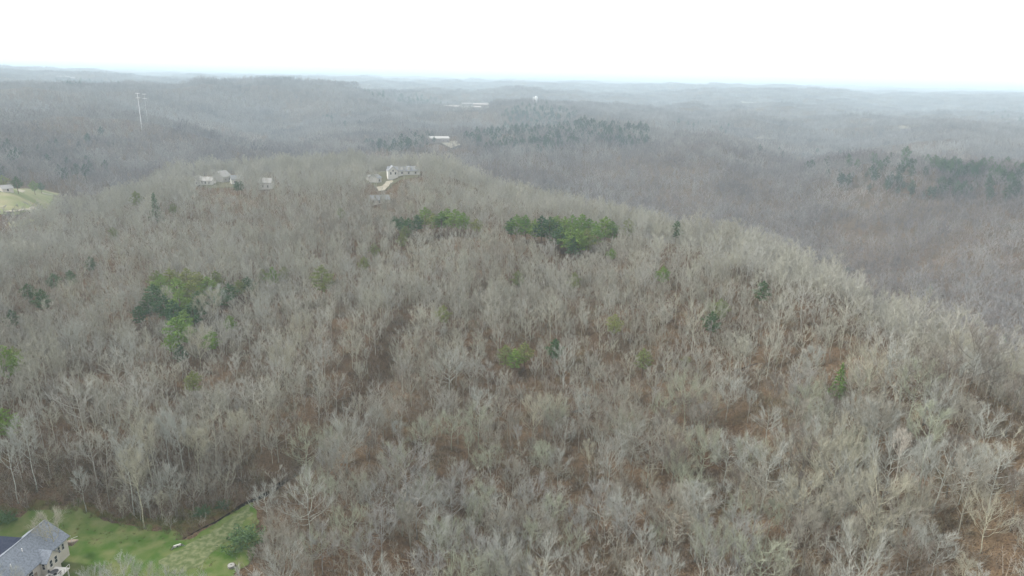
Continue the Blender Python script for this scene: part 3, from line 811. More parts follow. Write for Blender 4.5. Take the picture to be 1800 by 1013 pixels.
for k, lab in enumerate(('dark patio chair facing the near house wall from the deck railing', 'dark patio chair with its back to the near house on the deck', 'dark patio chair at the camera end of the white deck')):
    a = (0, math.pi, -math.pi / 2)[k]
    c = empty('patio_chair', house_pt(W2 + 3.3 + 1.1 * math.cos(a), -9.0 + 1.2 * math.sin(a), 1.1), lab, 'chair', 'chairs on the deck', rz=rzh + a - math.pi / 2)
    MB().box((-.24, -.24, .42), (.24, .24, .46)).build('seat', M_DARK, c)
    MB().box((-.24, .20, .46), (.24, .24, .95)).build('backrest', M_DARK, c)
    for sx in (-.21, .21):
        for sy in (-.21, .21): MB().box((sx - .02, sy - .02, 0), (sx + .02, sy + .02, .42)).build('leg', M_DARK, c)
# steps at the far corner
st = empty('timber_steps', house_pt(W2 - 1.2, 2.0, 0), 'small timber landing with steps at the far gable corner of the near house', 'steps', rz=rzh)
for k in range(4): MB().box((-0.8, -0.9 + 0.5 * k, 0.0), (0.8, -0.42 + 0.5 * k, 0.95 - 0.22 * k)).build('step', M_WOOD, st)
for sx in (-.8, .8): MB().tube([(sx, -0.9, 1.9), (sx, 1.0, 1.15)], [.05, .05], 6).build('handrail', M_WHITE, st); MB().box((sx - .05, -0.9, 0.95), (sx + .05, -0.8, 1.9)).build('post', M_WHITE, st)
PAD = [tuple(house_pt(x, y, 0))[:2] for x, y in ((-16, -2.0), (-5.0, -2.0), (-1.0, 0.2), (-2.5, 2.8), (-15, 1.0))]
sheet('concrete_pad', PAD, 0.7, M_CONC, 0.2)
for k in range(4): HOUSE_PATCH.append((*tuple(house_pt(0, -2 - 6 * k, 0))[:2], 8.5))
HOUSE_PATCH.append((*tuple(house_pt(-10, -4, 0))[:2], 8.5))

# white box by the creek, and a pale round cover on the lawn
p = hit(312, 963)
cu = empty('culvert', (p.x, p.y, p.z), 'white concrete culvert head where the ditch meets the lawn', 'culvert', rz=0.6); cu.scale = (.55, .55, .6)
MB().box((-1.4, -.25, -.4), (1.4, .25, .95)).build('head_wall', M_WHITE, cu)
for s in (-1, 1):
    MB().quad((s*1.4, .1, -.3), (s*2.5, -1.3, -.3), (s*2.5, -1.3, .35), (s*1.4, .1, .95)).quad((s*1.55, .15, -.3), (s*1.55, .15, .95), (s*2.65, -1.25, .35), (s*2.65, -1.25, -.3)).build('wing_wall', M_CONC, cu)
MB().tube([(0, -.32, .2), (0, .3, .2)], [.38, .38], 12).build('pipe', M_DARK, cu)
p = hit(407, 998)
wl_ = empty('well_cover', (p.x, p.y, p.z), 'pale round well cover on the grass beside the lower pale tree', 'well cover')
MB().tube([(0, 0, -.2), (0, 0, .55)], [0.75, 0.75], 12).build('ring', M_CONC, wl_)
MB().tube([(0, 0, .55), (0, 0, .68)], [0.8, 0.75], 12).build('lid', M_CONC, wl_)
MB().box((-.2, -.04, .68), (.2, .04, .76)).build('handle', M_DARK, wl_)

# ---- far houses: local x along the ridge, local -y towards the camera
def house(name, px, py, r, L, W, he, hrf, rz, label, mw, mr, cat='house', dormers=0, wins=4, cross=0.0, chimney=False, off=0.0, lift=0.0):
    g = at_r(px, py, r); z = hz(g.x, g.y) + lift
    a = math.atan2(g.x, g.y)
    o = empty(name, (g.x, g.y, z), label, cat, rz=-a + rz)
    b = MB(); gable_walls(b, -L/2, L/2, -W/2, W/2, -3, he, hrf, 'x'); b.build('wall', mw, o)
    b = MB(); gable_roof(b, -L/2, L/2, -W/2, W/2, he, hrf, 0.4, 0.25, 'x'); rf = b.build('roof', mr, o)
    if cross:
        b = MB(); gable_walls(b, -L/2 - .2, -L/2 + cross, -W/2 - 2.2, W/2 - 1, -3, he + .3, hrf + .6, 'y'); b.build('gable_wall', mw, o)
        b = MB(); gable_roof(b, -L/2 - .2, -L/2 + cross, -W/2 - 2.2, W/2 - 1, he + .3, hrf + .6, 0.4, 0.25, 'y'); b.build('gable_roof', mr, o)
        for k in (-1, 1): window(o, M_GLASS, 1.2, 1.9, (-L/2 + cross/2 + k * cross * .24, -W/2 - 2.2, 1.9), '-y')
        window(o, M_GLASS, 1.1, 1.5, (-L/2 + cross/2, -W/2 - 2.2, he + .4), '-y')
    x0 = -L/2 + (cross + 0.8 if cross else 0.8)
    for k in range(wins):
        window(o, M_GLASS, 1.3, 1.8, (x0 + (L/2 - .8 - x0) * (k + .5) / wins, -W/2, min(1.9, he - 1.2)), '-y')
    for k in range(dormers):
        x = x0 + (L/2 - x0) * (k + .5) / dormers; zz = he + (hrf - he) * 0.35
        d = MB(); gable_walls(d, x - 1.1, x + 1.1, -W/2 + 1.0, 0, zz - .6, zz + 1.3, zz + 2.2, 'y'); dd = d.build('dormer', mw, o)
        d = MB(); gable_roof(d, x - 1.1, x + 1.1, -W/2 + 1.0, 0, zz + 1.3, zz + 2.2, .2, .15, 'y'); d.build('dormer_roof', mr, dd)
    if chimney: MB().box((L/2 - 1.6, -.6, hrf - 1.5), (L/2 - .5, .6, hrf + 1.6)).build('chimney', M_REDBRICK, rf)
    HOUSE_PATCH.append((g.x, g.y, max(L, W) * 0.55 + 1))
    for fr_ in ((9,) if r < 900 else (20, 40, 60, 80)):
        f = Vector((g.x, g.y, 0)) * (1 - fr_ / r); HOUSE_PATCH.append((f.x, f.y, max(L, W) * 0.5))
    return o
def rhit(px, py): p = hit(px, py); return math.hypot(p.x, p.y)
R1 = rhit(705, 306)
house('farmhouse', 709, 307, 560, 25, 9, 3.6, 6.6, 0.12, 'white farmhouse with front gable and dormers on the ridge above the pines', M_WHITE, M_ROOFDARK, dormers=3, wins=3, cross=7.5, chimney=True)
house('outbuilding', 660, 321, 548, 5, 8, 4.2, 6.4, 0.9, 'small cream outbuilding standing in the tan yard beside the white farmhouse', M_WHITE, M_ROOFDARK, 'outbuilding', wins=1)
house('shed', 648, 317, rhit(648, 317), 3.2, 4, 3.0, 4.2, 0.4, 'tiny white shed at the outer edge of the farmhouse yard', M_WHITE, M_ROOFPALE, 'shed', wins=1)
house('cabin', 666, 357, rhit(666, 357), 13, 8, 2.8, 5.2, 0.1, 'low grey roofed cabin among bare trees below the farmhouse driveway', M_SIDING, M_ROOFDARK, 'cabin', wins=3)
house('house', 360, 324, rhit(360, 324), 15, 8, 3.4, 6.0, -0.45, 'white house with pale roof, leftmost of the hilltop houses in bare woods', M_WHITE, M_ROOFPALE, wins=3, cross=5.0)
house('barn', 391, 319, rhit(391, 319), 9, 11, 4.5, 8.5, 0.8, 'tall barn with pale roof beside the leftmost hilltop house', M_ROOFPALE, M_ROOFPALE, 'barn', wins=2)
house('house', 417, 323, rhit(417, 323), 9, 8, 4.0, 6.8, 0.1, 'small white house behind a dark bush, right of the pale barn', M_WHITE, M_ROOFDARK, wins=2)
house('house', 469, 331, rhit(469, 331), 9, 7, 4.6, 7.6, -0.3, 'white two storey house alone in bare woods between barn and farmhouse', M_WHITE, M_ROOFPALE, wins=2)
house('hut', 12, 338, rhit(12, 338), 7, 6, 3.2, 5.4, 0.3, 'small pale hut beside the track at the top of the far pasture', M_SIDING, M_ROOFPALE, 'hut', wins=1)
house('warehouse', 771, 252, rhit(771, 252), 33, 26, 6.0, 8.6, 0.15, 'large pale metal roofed warehouse in the gap between wooded hills', M_TOWN, M_ROOFPALE, 'warehouse', wins=5, lift=3.0)
for k, (px, py, L, W, h, lab, mw) in enumerate(((795, 193, 48, 26, 6, 'long pinkish building at the near end of the far valley town', M_WHITE), (774, 195, 20, 14, 7, 'small white building left of the long one in the far town', M_WHITE),
        (822, 187, 46, 22, 6, 'pale building furthest up the valley in the far town', M_SIDING), (846, 190, 44, 24, 6, 'wide cream building on the hill side of the far town', M_SIDING), (838, 195, 22, 16, 6, 'white block below the wide cream building in the far town', M_WHITE),
        (1326, 186, 34, 18, 7, 'white building on the straw field on the far right plateau', M_WHITE), (1340, 186, 22, 14, 6, 'pale shed next to the white plateau building', M_SIDING))):
    house('town_building', px, py, rhit(px, py), L, W, h, h + 3, 0.1 * (k % 3 - 1), lab, M_TOWN, M_TOWNROOF, 'building', wins=6, lift=4.0)
for (px, py, lab) in ((104, 141, 'pale house on the skyline of the far wooded hill, leftmost'), (118, 141, 'second pale house on the skyline of the far wooded hill'), (128, 143, 'low third pale house on the far wooded hill skyline')):
    house('hilltop_house', px, py, rhit(px, py), 20, 12, 6, 10, 0.2, lab, M_TOWN, M_TOWNROOF, wins=3, lift=8.0)

# ---- water tower on the far knoll
p = at_r(942, 184, 2100); z0 = hz(p.x, p.y)
wt = empty('water_tower', (p.x, p.y, z0), 'pale water tower standing above trees on the far knoll', 'water tower'); wt.scale = (.7, .7, .8)
MB().tube([(0, 0, 23), (0, 0, 24.5), (0, 0, 27), (0, 0, 33), (0, 0, 35.5), (0, 0, 36.5)], [2.0, 5, 6.5, 6.5, 5, 1.2], 20).build('tank', M_STEEL, wt, smooth=False)
for k in range(6):
    a = k * math.pi / 3; MB().tube([(6.4 * math.cos(a), 6.4 * math.sin(a), -2), (4.8 * math.cos(a), 4.8 * math.sin(a), 25)], [.7, .55], 8).build('leg', M_STEEL, wt)
MB().tube([(0, 0, -2), (0, 0, 23.5)], [1.6, 1.4], 10).build('riser', M_STEEL, wt)
HOUSE_PATCH.append((p.x, p.y, 16))
p = at_r(937, 186, 2060); z0 = hz(p.x, p.y)
ts = empty('radio_mast', (p.x, p.y, z0), 'short pale mast just left of the far water tower', 'mast')
MB().tube([(0, 0, -2), (0, 0, 28)], [1.2, 0.8], 8).build('pole', M_STEEL, ts)
MB().box((-1.6, -.6, 24), (1.6, .6, 27)).build('antenna', M_STEEL, ts)

# ---- floodlight poles of the ball field behind the ridge
def floodlight(px, py_top, py_base, dr, label, rad):
    r = rhit(px + (py_base - py_top) * 0.14, py_base) + dr
    b0, t0 = at_r(px + (py_base - py_top) * 0.14, py_base, r), at_r(px, py_top, r)
    zb = hz(b0.x, b0.y); hgt = t0.z - zb
    a = math.atan2(b0.x, b0.y)
    o = empty('floodlight_pole', (b0.x, b0.y, zb), label, 'floodlight', 'floodlight poles', rz=-a)
    MB().tube([(0, 0, -1), (0, 0, hgt)], [rad * 1.3, rad * .7], 8).build('pole', M_STEEL, o)
    for dz in (0.4, 7.0):
        ba = MB().box((-2.9, -.18, hgt - dz - .35), (2.9, .18, hgt - dz + .1)).build('crossbar', M_STEEL, o)
        for k in range(4):
            x = -2.4 + 1.6 * k
            MB().tube([(x, -.15, hgt - dz), (x, -.75, hgt - dz - .35)], [.3, .62], 8).build('lamp', M_ROOFWHITE, ba)
    return o
floodlight(240.5, 163.5, 230, 0, 'tall white floodlight pole rising above bare woods on the far hill', 0.40)
floodlight(252.5, 165, 230, 40, 'thin fainter floodlight pole directly behind the tall white one', 0.12)

# ------------------------------------------------------------------ evergreens
def make_pine(seed, H, cr, form='pine', leaf=0.42, n=1900):
    r = random.Random(seed); T, C = MB(), MB()
    if form != 'bush':
        T.tube([(0, 0, -1), (r.uniform(-.15, .15), r.uniform(-.15, .15), H * .5), (0, 0, H * .93)], [H * .014, H * .010, .03], 6)
    base = {'pine': 0.32, 'spruce': 0.10, 'bush': 0.02}[form]
    tips = []
    nb = {'pine': 46, 'spruce': 70, 'bush': 26}[form]
    for i in range(nb):
        t = (i + r.random()) / nb; h = H * (base + (1 - base) * t)
        if form == 'pine': rad = cr * (min(1, 0.55 + 1.6 * t) * max(0.06, 1 - t ** 2.6)) * r.uniform(0.55, 1.2)
        elif form == 'spruce': rad = cr * (1 - t) ** 0.85 * r.uniform(0.75, 1.1) + 0.1
        else: rad = cr * math.sqrt(max(0.05, 1 - t * t)) * r.uniform(0.7, 1.1)
        a = i * 2.39996 + r.uniform(-.4, .4)
        p0 = Vector((0, 0, h)) if form != 'bush' else Vector((0, 0, h * .5)); rise = {'pine': 0.25, 'spruce': -0.18, 'bush': 0.2}[form]
        p1 = Vector((rad * math.cos(a), rad * math.sin(a), h + rise * rad))
        if form != 'bush': C.blade(p0, p1, 0.16, Vector((0, 0, 1)))
        tips.append((p0, p1, rad))
    tot = sum(q[2] + .3 for q in tips)
    for p0, p1, rad in tips:
        k = int(n * (rad + .3) / tot)
        for _ in range(k):
            t = 0.25 + 0.78 * r.random() ** 0.7
            c = p0.lerp(p1, t) + rdir(r) * (0.18 + 0.24 * rad * (0.5 + 0.5 * t)) * r.random()
            d = (rdir(r) + Vector((0, 0, 0.5)) + (p1 - p0).normalized() * .4).normalized()
            C.blade(c - d * leaf * .5, c + d * leaf * .6, leaf * r.uniform(.4, .75), rdir(r))
    return T, C
M_PINE = {
    'bright green': mat_random('pine_needles_bright', [(0.145, 0.242, 0.043), (0.180, 0.261, 0.065), (0.122, 0.216, 0.050)]),
    'olive green': mat_random('pine_needles_olive', [(0.212, 0.237, 0.068), (0.177, 0.208, 0.075), (0.233, 0.253, 0.084)]),
    'dark green': mat_random('pine_needles_dark', [(0.065, 0.123, 0.051), (0.087, 0.145, 0.058), (0.055, 0.102, 0.052)]),
}
M_PINETRUNK = mat('pine_bark', (0.16, 0.115, 0.085), 0.95, 0.05)
PINES = {}
for fm, k, H_, cr_, nn in (('pine', 5, 15, 3.5, 2300), ('spruce', 2, 15, 2.8, 2000), ('bush', 2, 3.2, 2.2, 1100)):
    PINES[fm] = []
    for i in range(k):
        T, C = make_pine(1000 + 13 * i + nn, H_, cr_, fm, 0.44 if fm != 'bush' else 0.28, nn)
        PINES[fm].append((T.mesh('trunk') if T.f else None, C.mesh('crown'), H_))
        if T.f: PINES[fm][-1][0].materials.append(M_PINETRUNK)
        PINES[fm][-1][1].materials.append(M_PINE['bright green'])
PINE_SPOTS = []
def pine(px, py, h, fm, tone, label, group=None, name='pine_tree', wide=1.0, loc=None):
    p = loc or hit(px, py, 0.55 * h)
    for q in PINE_SPOTS:
        if math.hypot(q[0] - p.x, q[1] - p.y) < 1.0: p = Vector((p.x + 1.5, p.y + 1.0, hz(p.x + 1.5, p.y + 1.0)))
    tm, cm, H_ = random.choice(PINES[fm]); s = h * 1.12 / H_; wide *= 1.35
    if fm == 'bush':
        o = link(name, cm); o.location = p; o.scale = (s * wide, s * wide, s); o.rotation_euler = (0, 0, random.uniform(0, 6.28))
        o.material_slots[0].link = 'OBJECT'; o.material_slots[0].material = M_PINE[tone]
        tag(o, label, 'bush', group); PINE_SPOTS.append((p.x, p.y, 2)); return o
    o = empty(name, p, label, 'tree', group, rz=random.uniform(0, 6.28)); o.scale = (s * wide, s * wide, s)
    link('trunk', tm, o); c = link('crown', cm, o)
    c.material_slots[0].link = 'OBJECT'; c.material_slots[0].material = M_PINE[tone]
    PINE_SPOTS.append((p.x, p.y, 2.6 * wide * s)); return o
def ordinal(n): return f"{n}{'th' if 10 <= n % 100 <= 20 else {1: 'st', 2: 'nd', 3: 'rd'}.get(n % 10, 'th')}"

# the pine row along the ridge below the farmhouse
row = [(694,396,9,'dark green'),(706,400,10,'dark green'),(718,404,11,'dark green'),(733,398,11,'dark green'),(747,388,13,'bright green'),(762,396,11,'olive green'),(776,394,12,'bright green'),(786,390,13,'bright green'),(800,392,13,'bright green'),(815,396,12,'bright green'),
       (838,402,9,'olive green'),(898,406,11,'dark green'),(908,404,13,'bright green'),(924,404,13,'bright green'),(940,410,12,'bright green'),(952,408,14,'dark green'),(966,410,14,'dark green'),(978,408,14,'bright green'),(992,412,15,'bright green'),(1006,408,15,'bright green'),
       (1022,406,15,'bright green'),(1034,412,14,'bright green'),(1046,418,14,'bright green'),(1064,408,14,'bright green'),(1076,412,12,'bright green'),(1104,408,12,'olive green'),(1002,428,14,'bright green'),(1016,432,14,'bright green'),(1030,430,13,'olive green'),(1008,440,11,'dark green'),(985,424,12,'dark green'),(1075,452,7,'bright green')]
row.sort()
for i, (px, py, h, tone) in enumerate(row):
    pine(px, py, h, 'pine', tone, f'{tone} pine, {ordinal(i + 1)} from the left in the evergreen row along the ridge', 'pines along the ridge', wide=random.uniform(.95, 1.3))
# the pine grove on the left slope
grove = [(262,545,11,'dark green'),(272,528,12,'dark green'),(284,510,12,'bright green'),(300,498,12,'olive green'),(312,520,14,'bright green'),(318,545,15,'bright green'),(330,500,13,'olive green'),(338,525,13,'olive green'),(352,508,13,'olive green'),(366,512,12,'bright green'),(306,560,13,'dark green'),(388,530,11,'dark green'),(403,520,10,'dark green'),(290,548,12,'dark green'),(313,592,13,'bright green'),(372,606,9,'bright green'),(405,575,8,'bright green'),(350,540,12,'dark green')]
grove += [(278,500,11,'olive green'),(420,512,9,'olive green'),(436,506,9,'dark green'),(246,560,9,'dark green'),(326,575,12,'bright green'),(300,612,9,'bright green'),(340,560,12,'dark green'),(380,500,11,'olive green'),(318,628,8,'dark green')]
grove.sort()
for i, (px, py, h, tone) in enumerate(grove):
    pine(px, py, h, 'pine', tone, f'{tone} pine, {ordinal(i + 1)} from the left in the grove on the left slope', 'pines in the left grove', wide=random.uniform(.9, 1.25))
for (px, py, h, fm, tone, lab) in (
    (272,366,17,'spruce','dark green','dark conical spruce standing alone on the upper left ridge'), (240,356,13,'pine','olive green','faint olive pine just left of the dark ridge spruce'), (305,372,9,'pine','olive green','low olive pine right of the dark ridge spruce'),
    (480,492,11,'pine','bright green','bright pine halfway between the left grove and the tall olive pine'), (500,486,9,'pine','olive green','olive pine beside the bright pine above the left grove'), (462,492,8,'pine','olive green','small olive pine left of the bright pine above the grove'),
    (567,500,15,'pine','olive green','tall narrow olive pine alone right of the left grove'), (658,445,9,'pine','olive green','small olive pine on the slope below the ridge row, left end'), (706,428,9,'pine','olive green','olive pine below the dark left end of the ridge row'), (712,415,9,'pine','olive green','small olive pine under the left end of the ridge row'),
    (12,650,13,'pine','bright green','bright green pine at the left edge, upper of two'), (28,640,10,'pine','olive green','olive pine touching the upper bright pine at the left edge'), (12,755,10,'pine','bright green','bright green pine at the left edge, lower of two'),
    (75,535,11,'pine','dark green','dark pine on the far left slope beside a pale tree'), (50,520,8,'pine','dark green','small dark pine left of the far left slope pine'), (22,568,8,'pine','dark green','dim pine near the left edge above the bright pair'), (125,495,7,'pine','dark green','small dark pine above the pale tree on the far left slope'), (95,500,7,'pine','dark green','tiny dark pine left of the pale tree on the left slope'),
    (340,680,5,'pine','olive green','little olive pine on the slope below the left grove'), (905,640,7,'pine','bright green','bright young pine in the middle of the near slope'), (888,632,6,'pine','olive green','olive sapling pine left of the bright mid slope pine'), (922,628,6,'pine','olive green','olive sapling pine right of the bright mid slope pine'), (976,622,9,'pine','dark green','dark bushy pine right of the mid slope saplings'),
    (1477,672,7,'spruce','bright green','narrow bright green cedar on the right slope among bare trunks'), (1265,552,6,'pine','olive green','small olive pine above a greenish bare tree, right of centre'), (1250,575,5,'pine','dark green','dull green young pine beneath the greenish bare tree'), (1080,578,6,'pine','olive green','faint olive pine in open woods right of centre'), (910,496,6,'pine','olive green','small olive pine in bare woods below the ridge row'),
    (1165,490,6,'pine','bright green','bright flat topped pine right of and below the ridge row'), (1189,410,11,'pine','dark green','lone dark pine right of the end of the ridge row'), (1489,478,7,'pine','dark green','dark round pine on the right ridge line, upper'), (1530,525,9,'pine','olive green','pale olive pine on the right ridge slope'), (1634,512,8,'pine','dark green','dark pine where the right ridge meets the valley'), (1740,600,8,'pine','olive green','olive pine near the right edge on the ridge, left of a pair'), (1762,602,8,'pine','bright green','bright pine near the right edge on the ridge, right of a pair'),
    (60,331,12,'pine','bright green','green pine at the top edge of the far pasture'), (72,331,10,'pine','dark green','dark pine next to the green one above the far pasture'), (6,322,11,'pine','olive green','yellowish tree above the hut by the far pasture'), (30,326,12,'pine','dark green','dark pine behind the hut at the far pasture'),
    (1010,500,9,'pine','olive green','faint olive pine in bare woods under the right end of the ridge row'), (1340,520,9,'pine','dark green','small dark pine alone on the right shoulder of the hill'), (160,470,9,'pine','dark green','dark pine on the upper left slope left of the grove'), (200,415,9,'pine','olive green','olive pine on the upper left slope under the spruce'), (598,380,9,'pine','olive green','olive pine in bare woods left of the ridge row'), (640,470,8,'pine','olive green','little olive pine in the bare woods between grove and ridge row'), (1130,640,8,'pine','olive green','small olive pine on the brown slope right of the dark bushy pine'), (780,560,8,'pine','olive green','small olive pine in bare woods at the centre of the slope'),
    (417,331,5,'pine','dark green','dark evergreen in front of the small white hilltop house'), (425,331,5,'pine','dark green','dark evergreen right of the one before the hilltop house')):
    pine(px, py, max(h, 9.0) if px < 1400 or py > 480 else max(h, 8), fm, tone, lab, 'scattered evergreens', name='spruce_tree' if fm == 'spruce' else 'pine_tree')
for (px, py, h, w, tone, lab) in ((432, 962, 4.0, 1.25, 'dark green', 'round dark green bush on the lawn at the wood edge'), (355, 907, 2.2, 1.0, 'dark green', 'small dark evergreen shrub on the bank above the ditch'), (392, 893, 1.9, 0.9, 'dark green', 'second evergreen shrub on the bank, nearer the ditch head'), (10, 920, 2.4, 1.0, 'dark green', 'dark shrub behind the near house'), (1205, 640, 2.0, 1.0, 'olive green', 'low olive shrub in the woods right of centre')):
    pine(px, py, h, 'bush', tone, lab, name='bush', wide=w, loc=hit(px, py))
# conifers on the crest across the right valley
far_right = [(1592,276,24)] + [(random.uniform(1470, 1640), 0, random.uniform(13, 19)) for _ in range(16)] + [(random.uniform(1640, 1800), 0, random.uniform(14, 20)) for _ in range(44)]
far_right.sort()
for i, (px, py, h) in enumerate(far_right):
    if py == 0:
        y0 = 284 + (px - 1640) * 0.07 if px > 1640 else 276; py = y0 + abs(random.gauss(0, 1)) * (14 if px > 1640 else 11)
    pine(px, py, h, 'pine', 'dark green', f'pine on the crest across the right valley, {ordinal(i + 1)} counted from the left', 'pines across the right valley', wide=random.uniform(0.7, 1.0))
def make_far_pines():
    out = []
    for i in range(3):
        out.append(joined(*make_pine(1500 + i, 15, 3.6, 'pine', 1.1, 260)).mesh('far_pine'))
    return out
library('far_pine', make_far_pines(), mat_random('far_pine_needles', [(0.040, 0.072, 0.036), (0.058, 0.088, 0.044), (0.035, 0.060, 0.036)]))
pts = []
for poly, n in (([(640,248),(690,238),(700,262),(650,262)], 25), ([(812,240),(880,220),(960,214),(1060,212),(1140,222),(1135,258),(1040,246),(960,266),(850,262)], 420), ([(640,160),(700,161),(775,174),(790,184),(720,187),(650,170)], 190), ([(868,200),(920,181),(985,181),(1030,194),(1000,208),(900,214)], 170), ([(690,246),(730,236),(765,240),(760,252),(700,262)], 45), ([(560,205),(640,215),(600,225)], 10), ([(1180,215),(1300,215),(1280,240)], 12), ([(0,260),(200,230),(200,300),(60,320),(0,320)], 45), ([(1300,258),(1500,268),(1800,305),(1800,350),(1500,335)], 100), ([(1700,180),(1800,185),(1800,240)], 40), ([(80,136),(180,140),(220,152),(120,150)], 60)):
    xs, ys = [p[0] for p in poly], [p[1] for p in poly]; k = 0
    while k < n:
        x, y = random.uniform(min(xs), max(xs)), random.uniform(min(ys), max(ys))
        if inside(np.array(x), np.array(y), poly): pts.append(hit(x, y, 9)); k += 1
s_ = rng.uniform(.6, 1.3, len(pts))
scatter('conifer_wood', 'far_pine', pts, np.stack([0 * s_, 0 * s_, rng.uniform(0, 6.28, len(pts))], 1), np.stack([s_ * 1.2, s_ * 1.2, s_ * 1.1], 1), 'dark evergreen woods scattered over the far hills', 'conifer wood')

# ------------------------------------------------------------------ bare trees: the nearest ones singly, the rest as one wood
FORM_WORD = {'broad': 'broad-crowned', 'vase': 'upswept', 'slender': 'slender'}
tone_names = list(TONES)
singles = []                                 # (x, y, h, proto, tone, label or None, lean)
def by_form(fm): return random.choice([i for i, f in enumerate(FORMS) if f == fm])
special = [
    (255,931,24,'slender','pale tan','tall pale straight trunk at the edge of the lawn, lowest of the left stand'), (237,908,24,'slender','silvery grey','pale slender trunk just behind the lowest one at the lawn edge'), (33,886,21,'slender','silvery grey','pale slender tree at the far left above the near house'), (66,867,23,'slender','silvery grey','pale slender tree behind and right of the far left one'),
    (286,918,9,'slender','pale tan','short pale tree on the dry bank beside the lawn'), (219,912,7,'slender','pale tan','very short pale stem at the lawn edge'), (270,866,22,'slender','pale tan','pale trunk in the left stand, second up from the lawn'), (300,838,22,'slender','silvery grey','silvery slender trunk high in the left stand'), (353,866,21,'slender','pale tan','slender trunk on the bank left of the ditch head'), (326,850,22,'slender','silvery grey','silvery slender trunk left of the ditch head, higher one'), (425,825,19,'slender','pale tan','slender tan tree above the ditch head'),
    (298,567,17,'slender','pale tan','pale tree standing against the dark left pine grove, leftmost'), (378,583,20,'slender','pale tan','tall pale trunk at the right side of the left pine grove'), (384,578,21,'slender','silvery grey','pale trunk paired with the one right of the left grove'), (358,585,18,'slender','pale tan','pale trunk in the middle of the left pine grove'), (354,655,19,'broad','pale tan','broad pale tree in the open just below the left grove'), (125,560,19,'broad','pale tan','pale yellowish broad tree on the far left slope by dark pines'),
    (505,690,22,'vase','pale tan','leaning pale tan tree on the brown slope left of centre'), (530,640,23,'vase','pale tan','big upswept tan tree on the brown slope left of centre'), (462,590,20,'vase','silvery grey','upswept pale tree right of the left grove'),
    (1570,862,15,'slender','white','bare white dead tree with forked top near the lower right'), (1067,872,20,'vase','silvery grey','silvery tree with drooping outer branches in the lower centre'), (1252,588,14,'vase','greenish grey','greenish mossy bare tree right of centre with pine beneath'),
    (790,700,19,'broad','silvery grey','broad pale tree in the middle, below the young green pines'), (990,690,18,'broad','silvery grey','pale broad tree just right of the dark bushy pine'), (1420,700,17,'slender','silvery grey','white stemmed slender tree left of the narrow cedar'), (720,400,17,'slender','pale tan','white stemmed tree just above the left end of the pine row'),
    (640,345,12,'slender','pale tan','pale stem left of the low cabin below the farmhouse'), (225,680,20,'broad','silvery grey','silvery broad tree in the left wood below the grove'), (130,640,18,'broad','silvery grey','silvery broad tree left of centre of the left wood')]
for (px, py, h, fm, tone, lab) in special:
    p = hit(px, py); singles.append((p.x, p.y, h * 0.86, by_form(fm), tone, lab, (0, 0)))
for (px, py, h, fm, tone, lab) in ((84, 896, 15, 'slender', 'pale tan', 'thin pale tree in front of the near house, branches over its roof'), (10, 1000, 10, 'broad', 'silvery grey', 'pale tree at the bottom left corner before the near house'), (158, 1000, 11, 'broad', 'silvery grey', 'pale crown rising from the bottom edge right of the near house'), (205, 984, 11, 'broad', 'silvery grey', 'pale crown at the bottom edge below the lawn, second from the house'), (252, 988, 11, 'broad', 'greenish grey', 'greenish pale crown at the bottom edge below the lawn, third from the house'), (298, 998, 11, 'broad', 'silvery grey', 'pale crown at the bottom edge, fourth from the near house'), (345, 1008, 10, 'vase', 'silvery grey', 'pale crown at the bottom edge below the culvert'), (492, 962, 15, 'vase', 'silvery grey', 'silvery upswept tree at the lower end of the lawn by the bush'), (655, 985, 15, 'broad', 'silvery grey', 'silvery broad crown at the bottom edge, left of centre')):
    q = at(px, py, 1 + h); singles.append((q.x, q.y, h, by_form(fm), tone, lab, (0, 0)))

NEAR_S = 4.8
gx, gy = jitter_grid(86, 720, NEAR_S)
dens = 0.5 + 1.2 * fbm(gx / 17, gy / 17, 3)
k = free(gx, gy) & off_spots(gx, gy) & (rng.random(gx.shape) < np.clip(0.34 + dens * 0.74 + np.clip((np.hypot(gx, gy) - 230) / 150, 0, 0.5), 0.42, 1.0))
k &= ditch_dist(gx, gy)[0] > 2.5
for p_, q_ in zip(GULLY[:-1], GULLY[1:]):
    dx, dy = q_[0] - p_[0], q_[1] - p_[1]
    t_ = np.clip(((gx - p_[0]) * dx + (gy - p_[1]) * dy) / (dx * dx + dy * dy), 0, 1)
    k &= (np.hypot(gx - p_[0] - t_ * dx, gy - p_[1] - t_ * dy) > 6.0) | (rng.random(gx.shape) < 0.08)
k &= np.hypot(gx, gy) < crest(gx, gy) + 25 + rng.normal(0, 8, gx.shape)
gx, gy = gx[k], gy[k]
gz = height(gx, gy)
k = seen(gx, gy, gz, 24)
for sx, sy, *_ in singles: k &= np.hypot(gx - sx, gy - sy) > 3.2
for sx, sy, sr in PINE_SPOTS: k &= np.hypot(gx - sx, gy - sy) > min(2.2, sr)
gx, gy, gz = gx[k], gy[k], gz[k]
gh = np.clip(11.6 + 5.0 * fbm(gx / 60 + 9, gy / 60, 2) + rng.normal(0, 2.9, gx.shape), 5.5, 18)
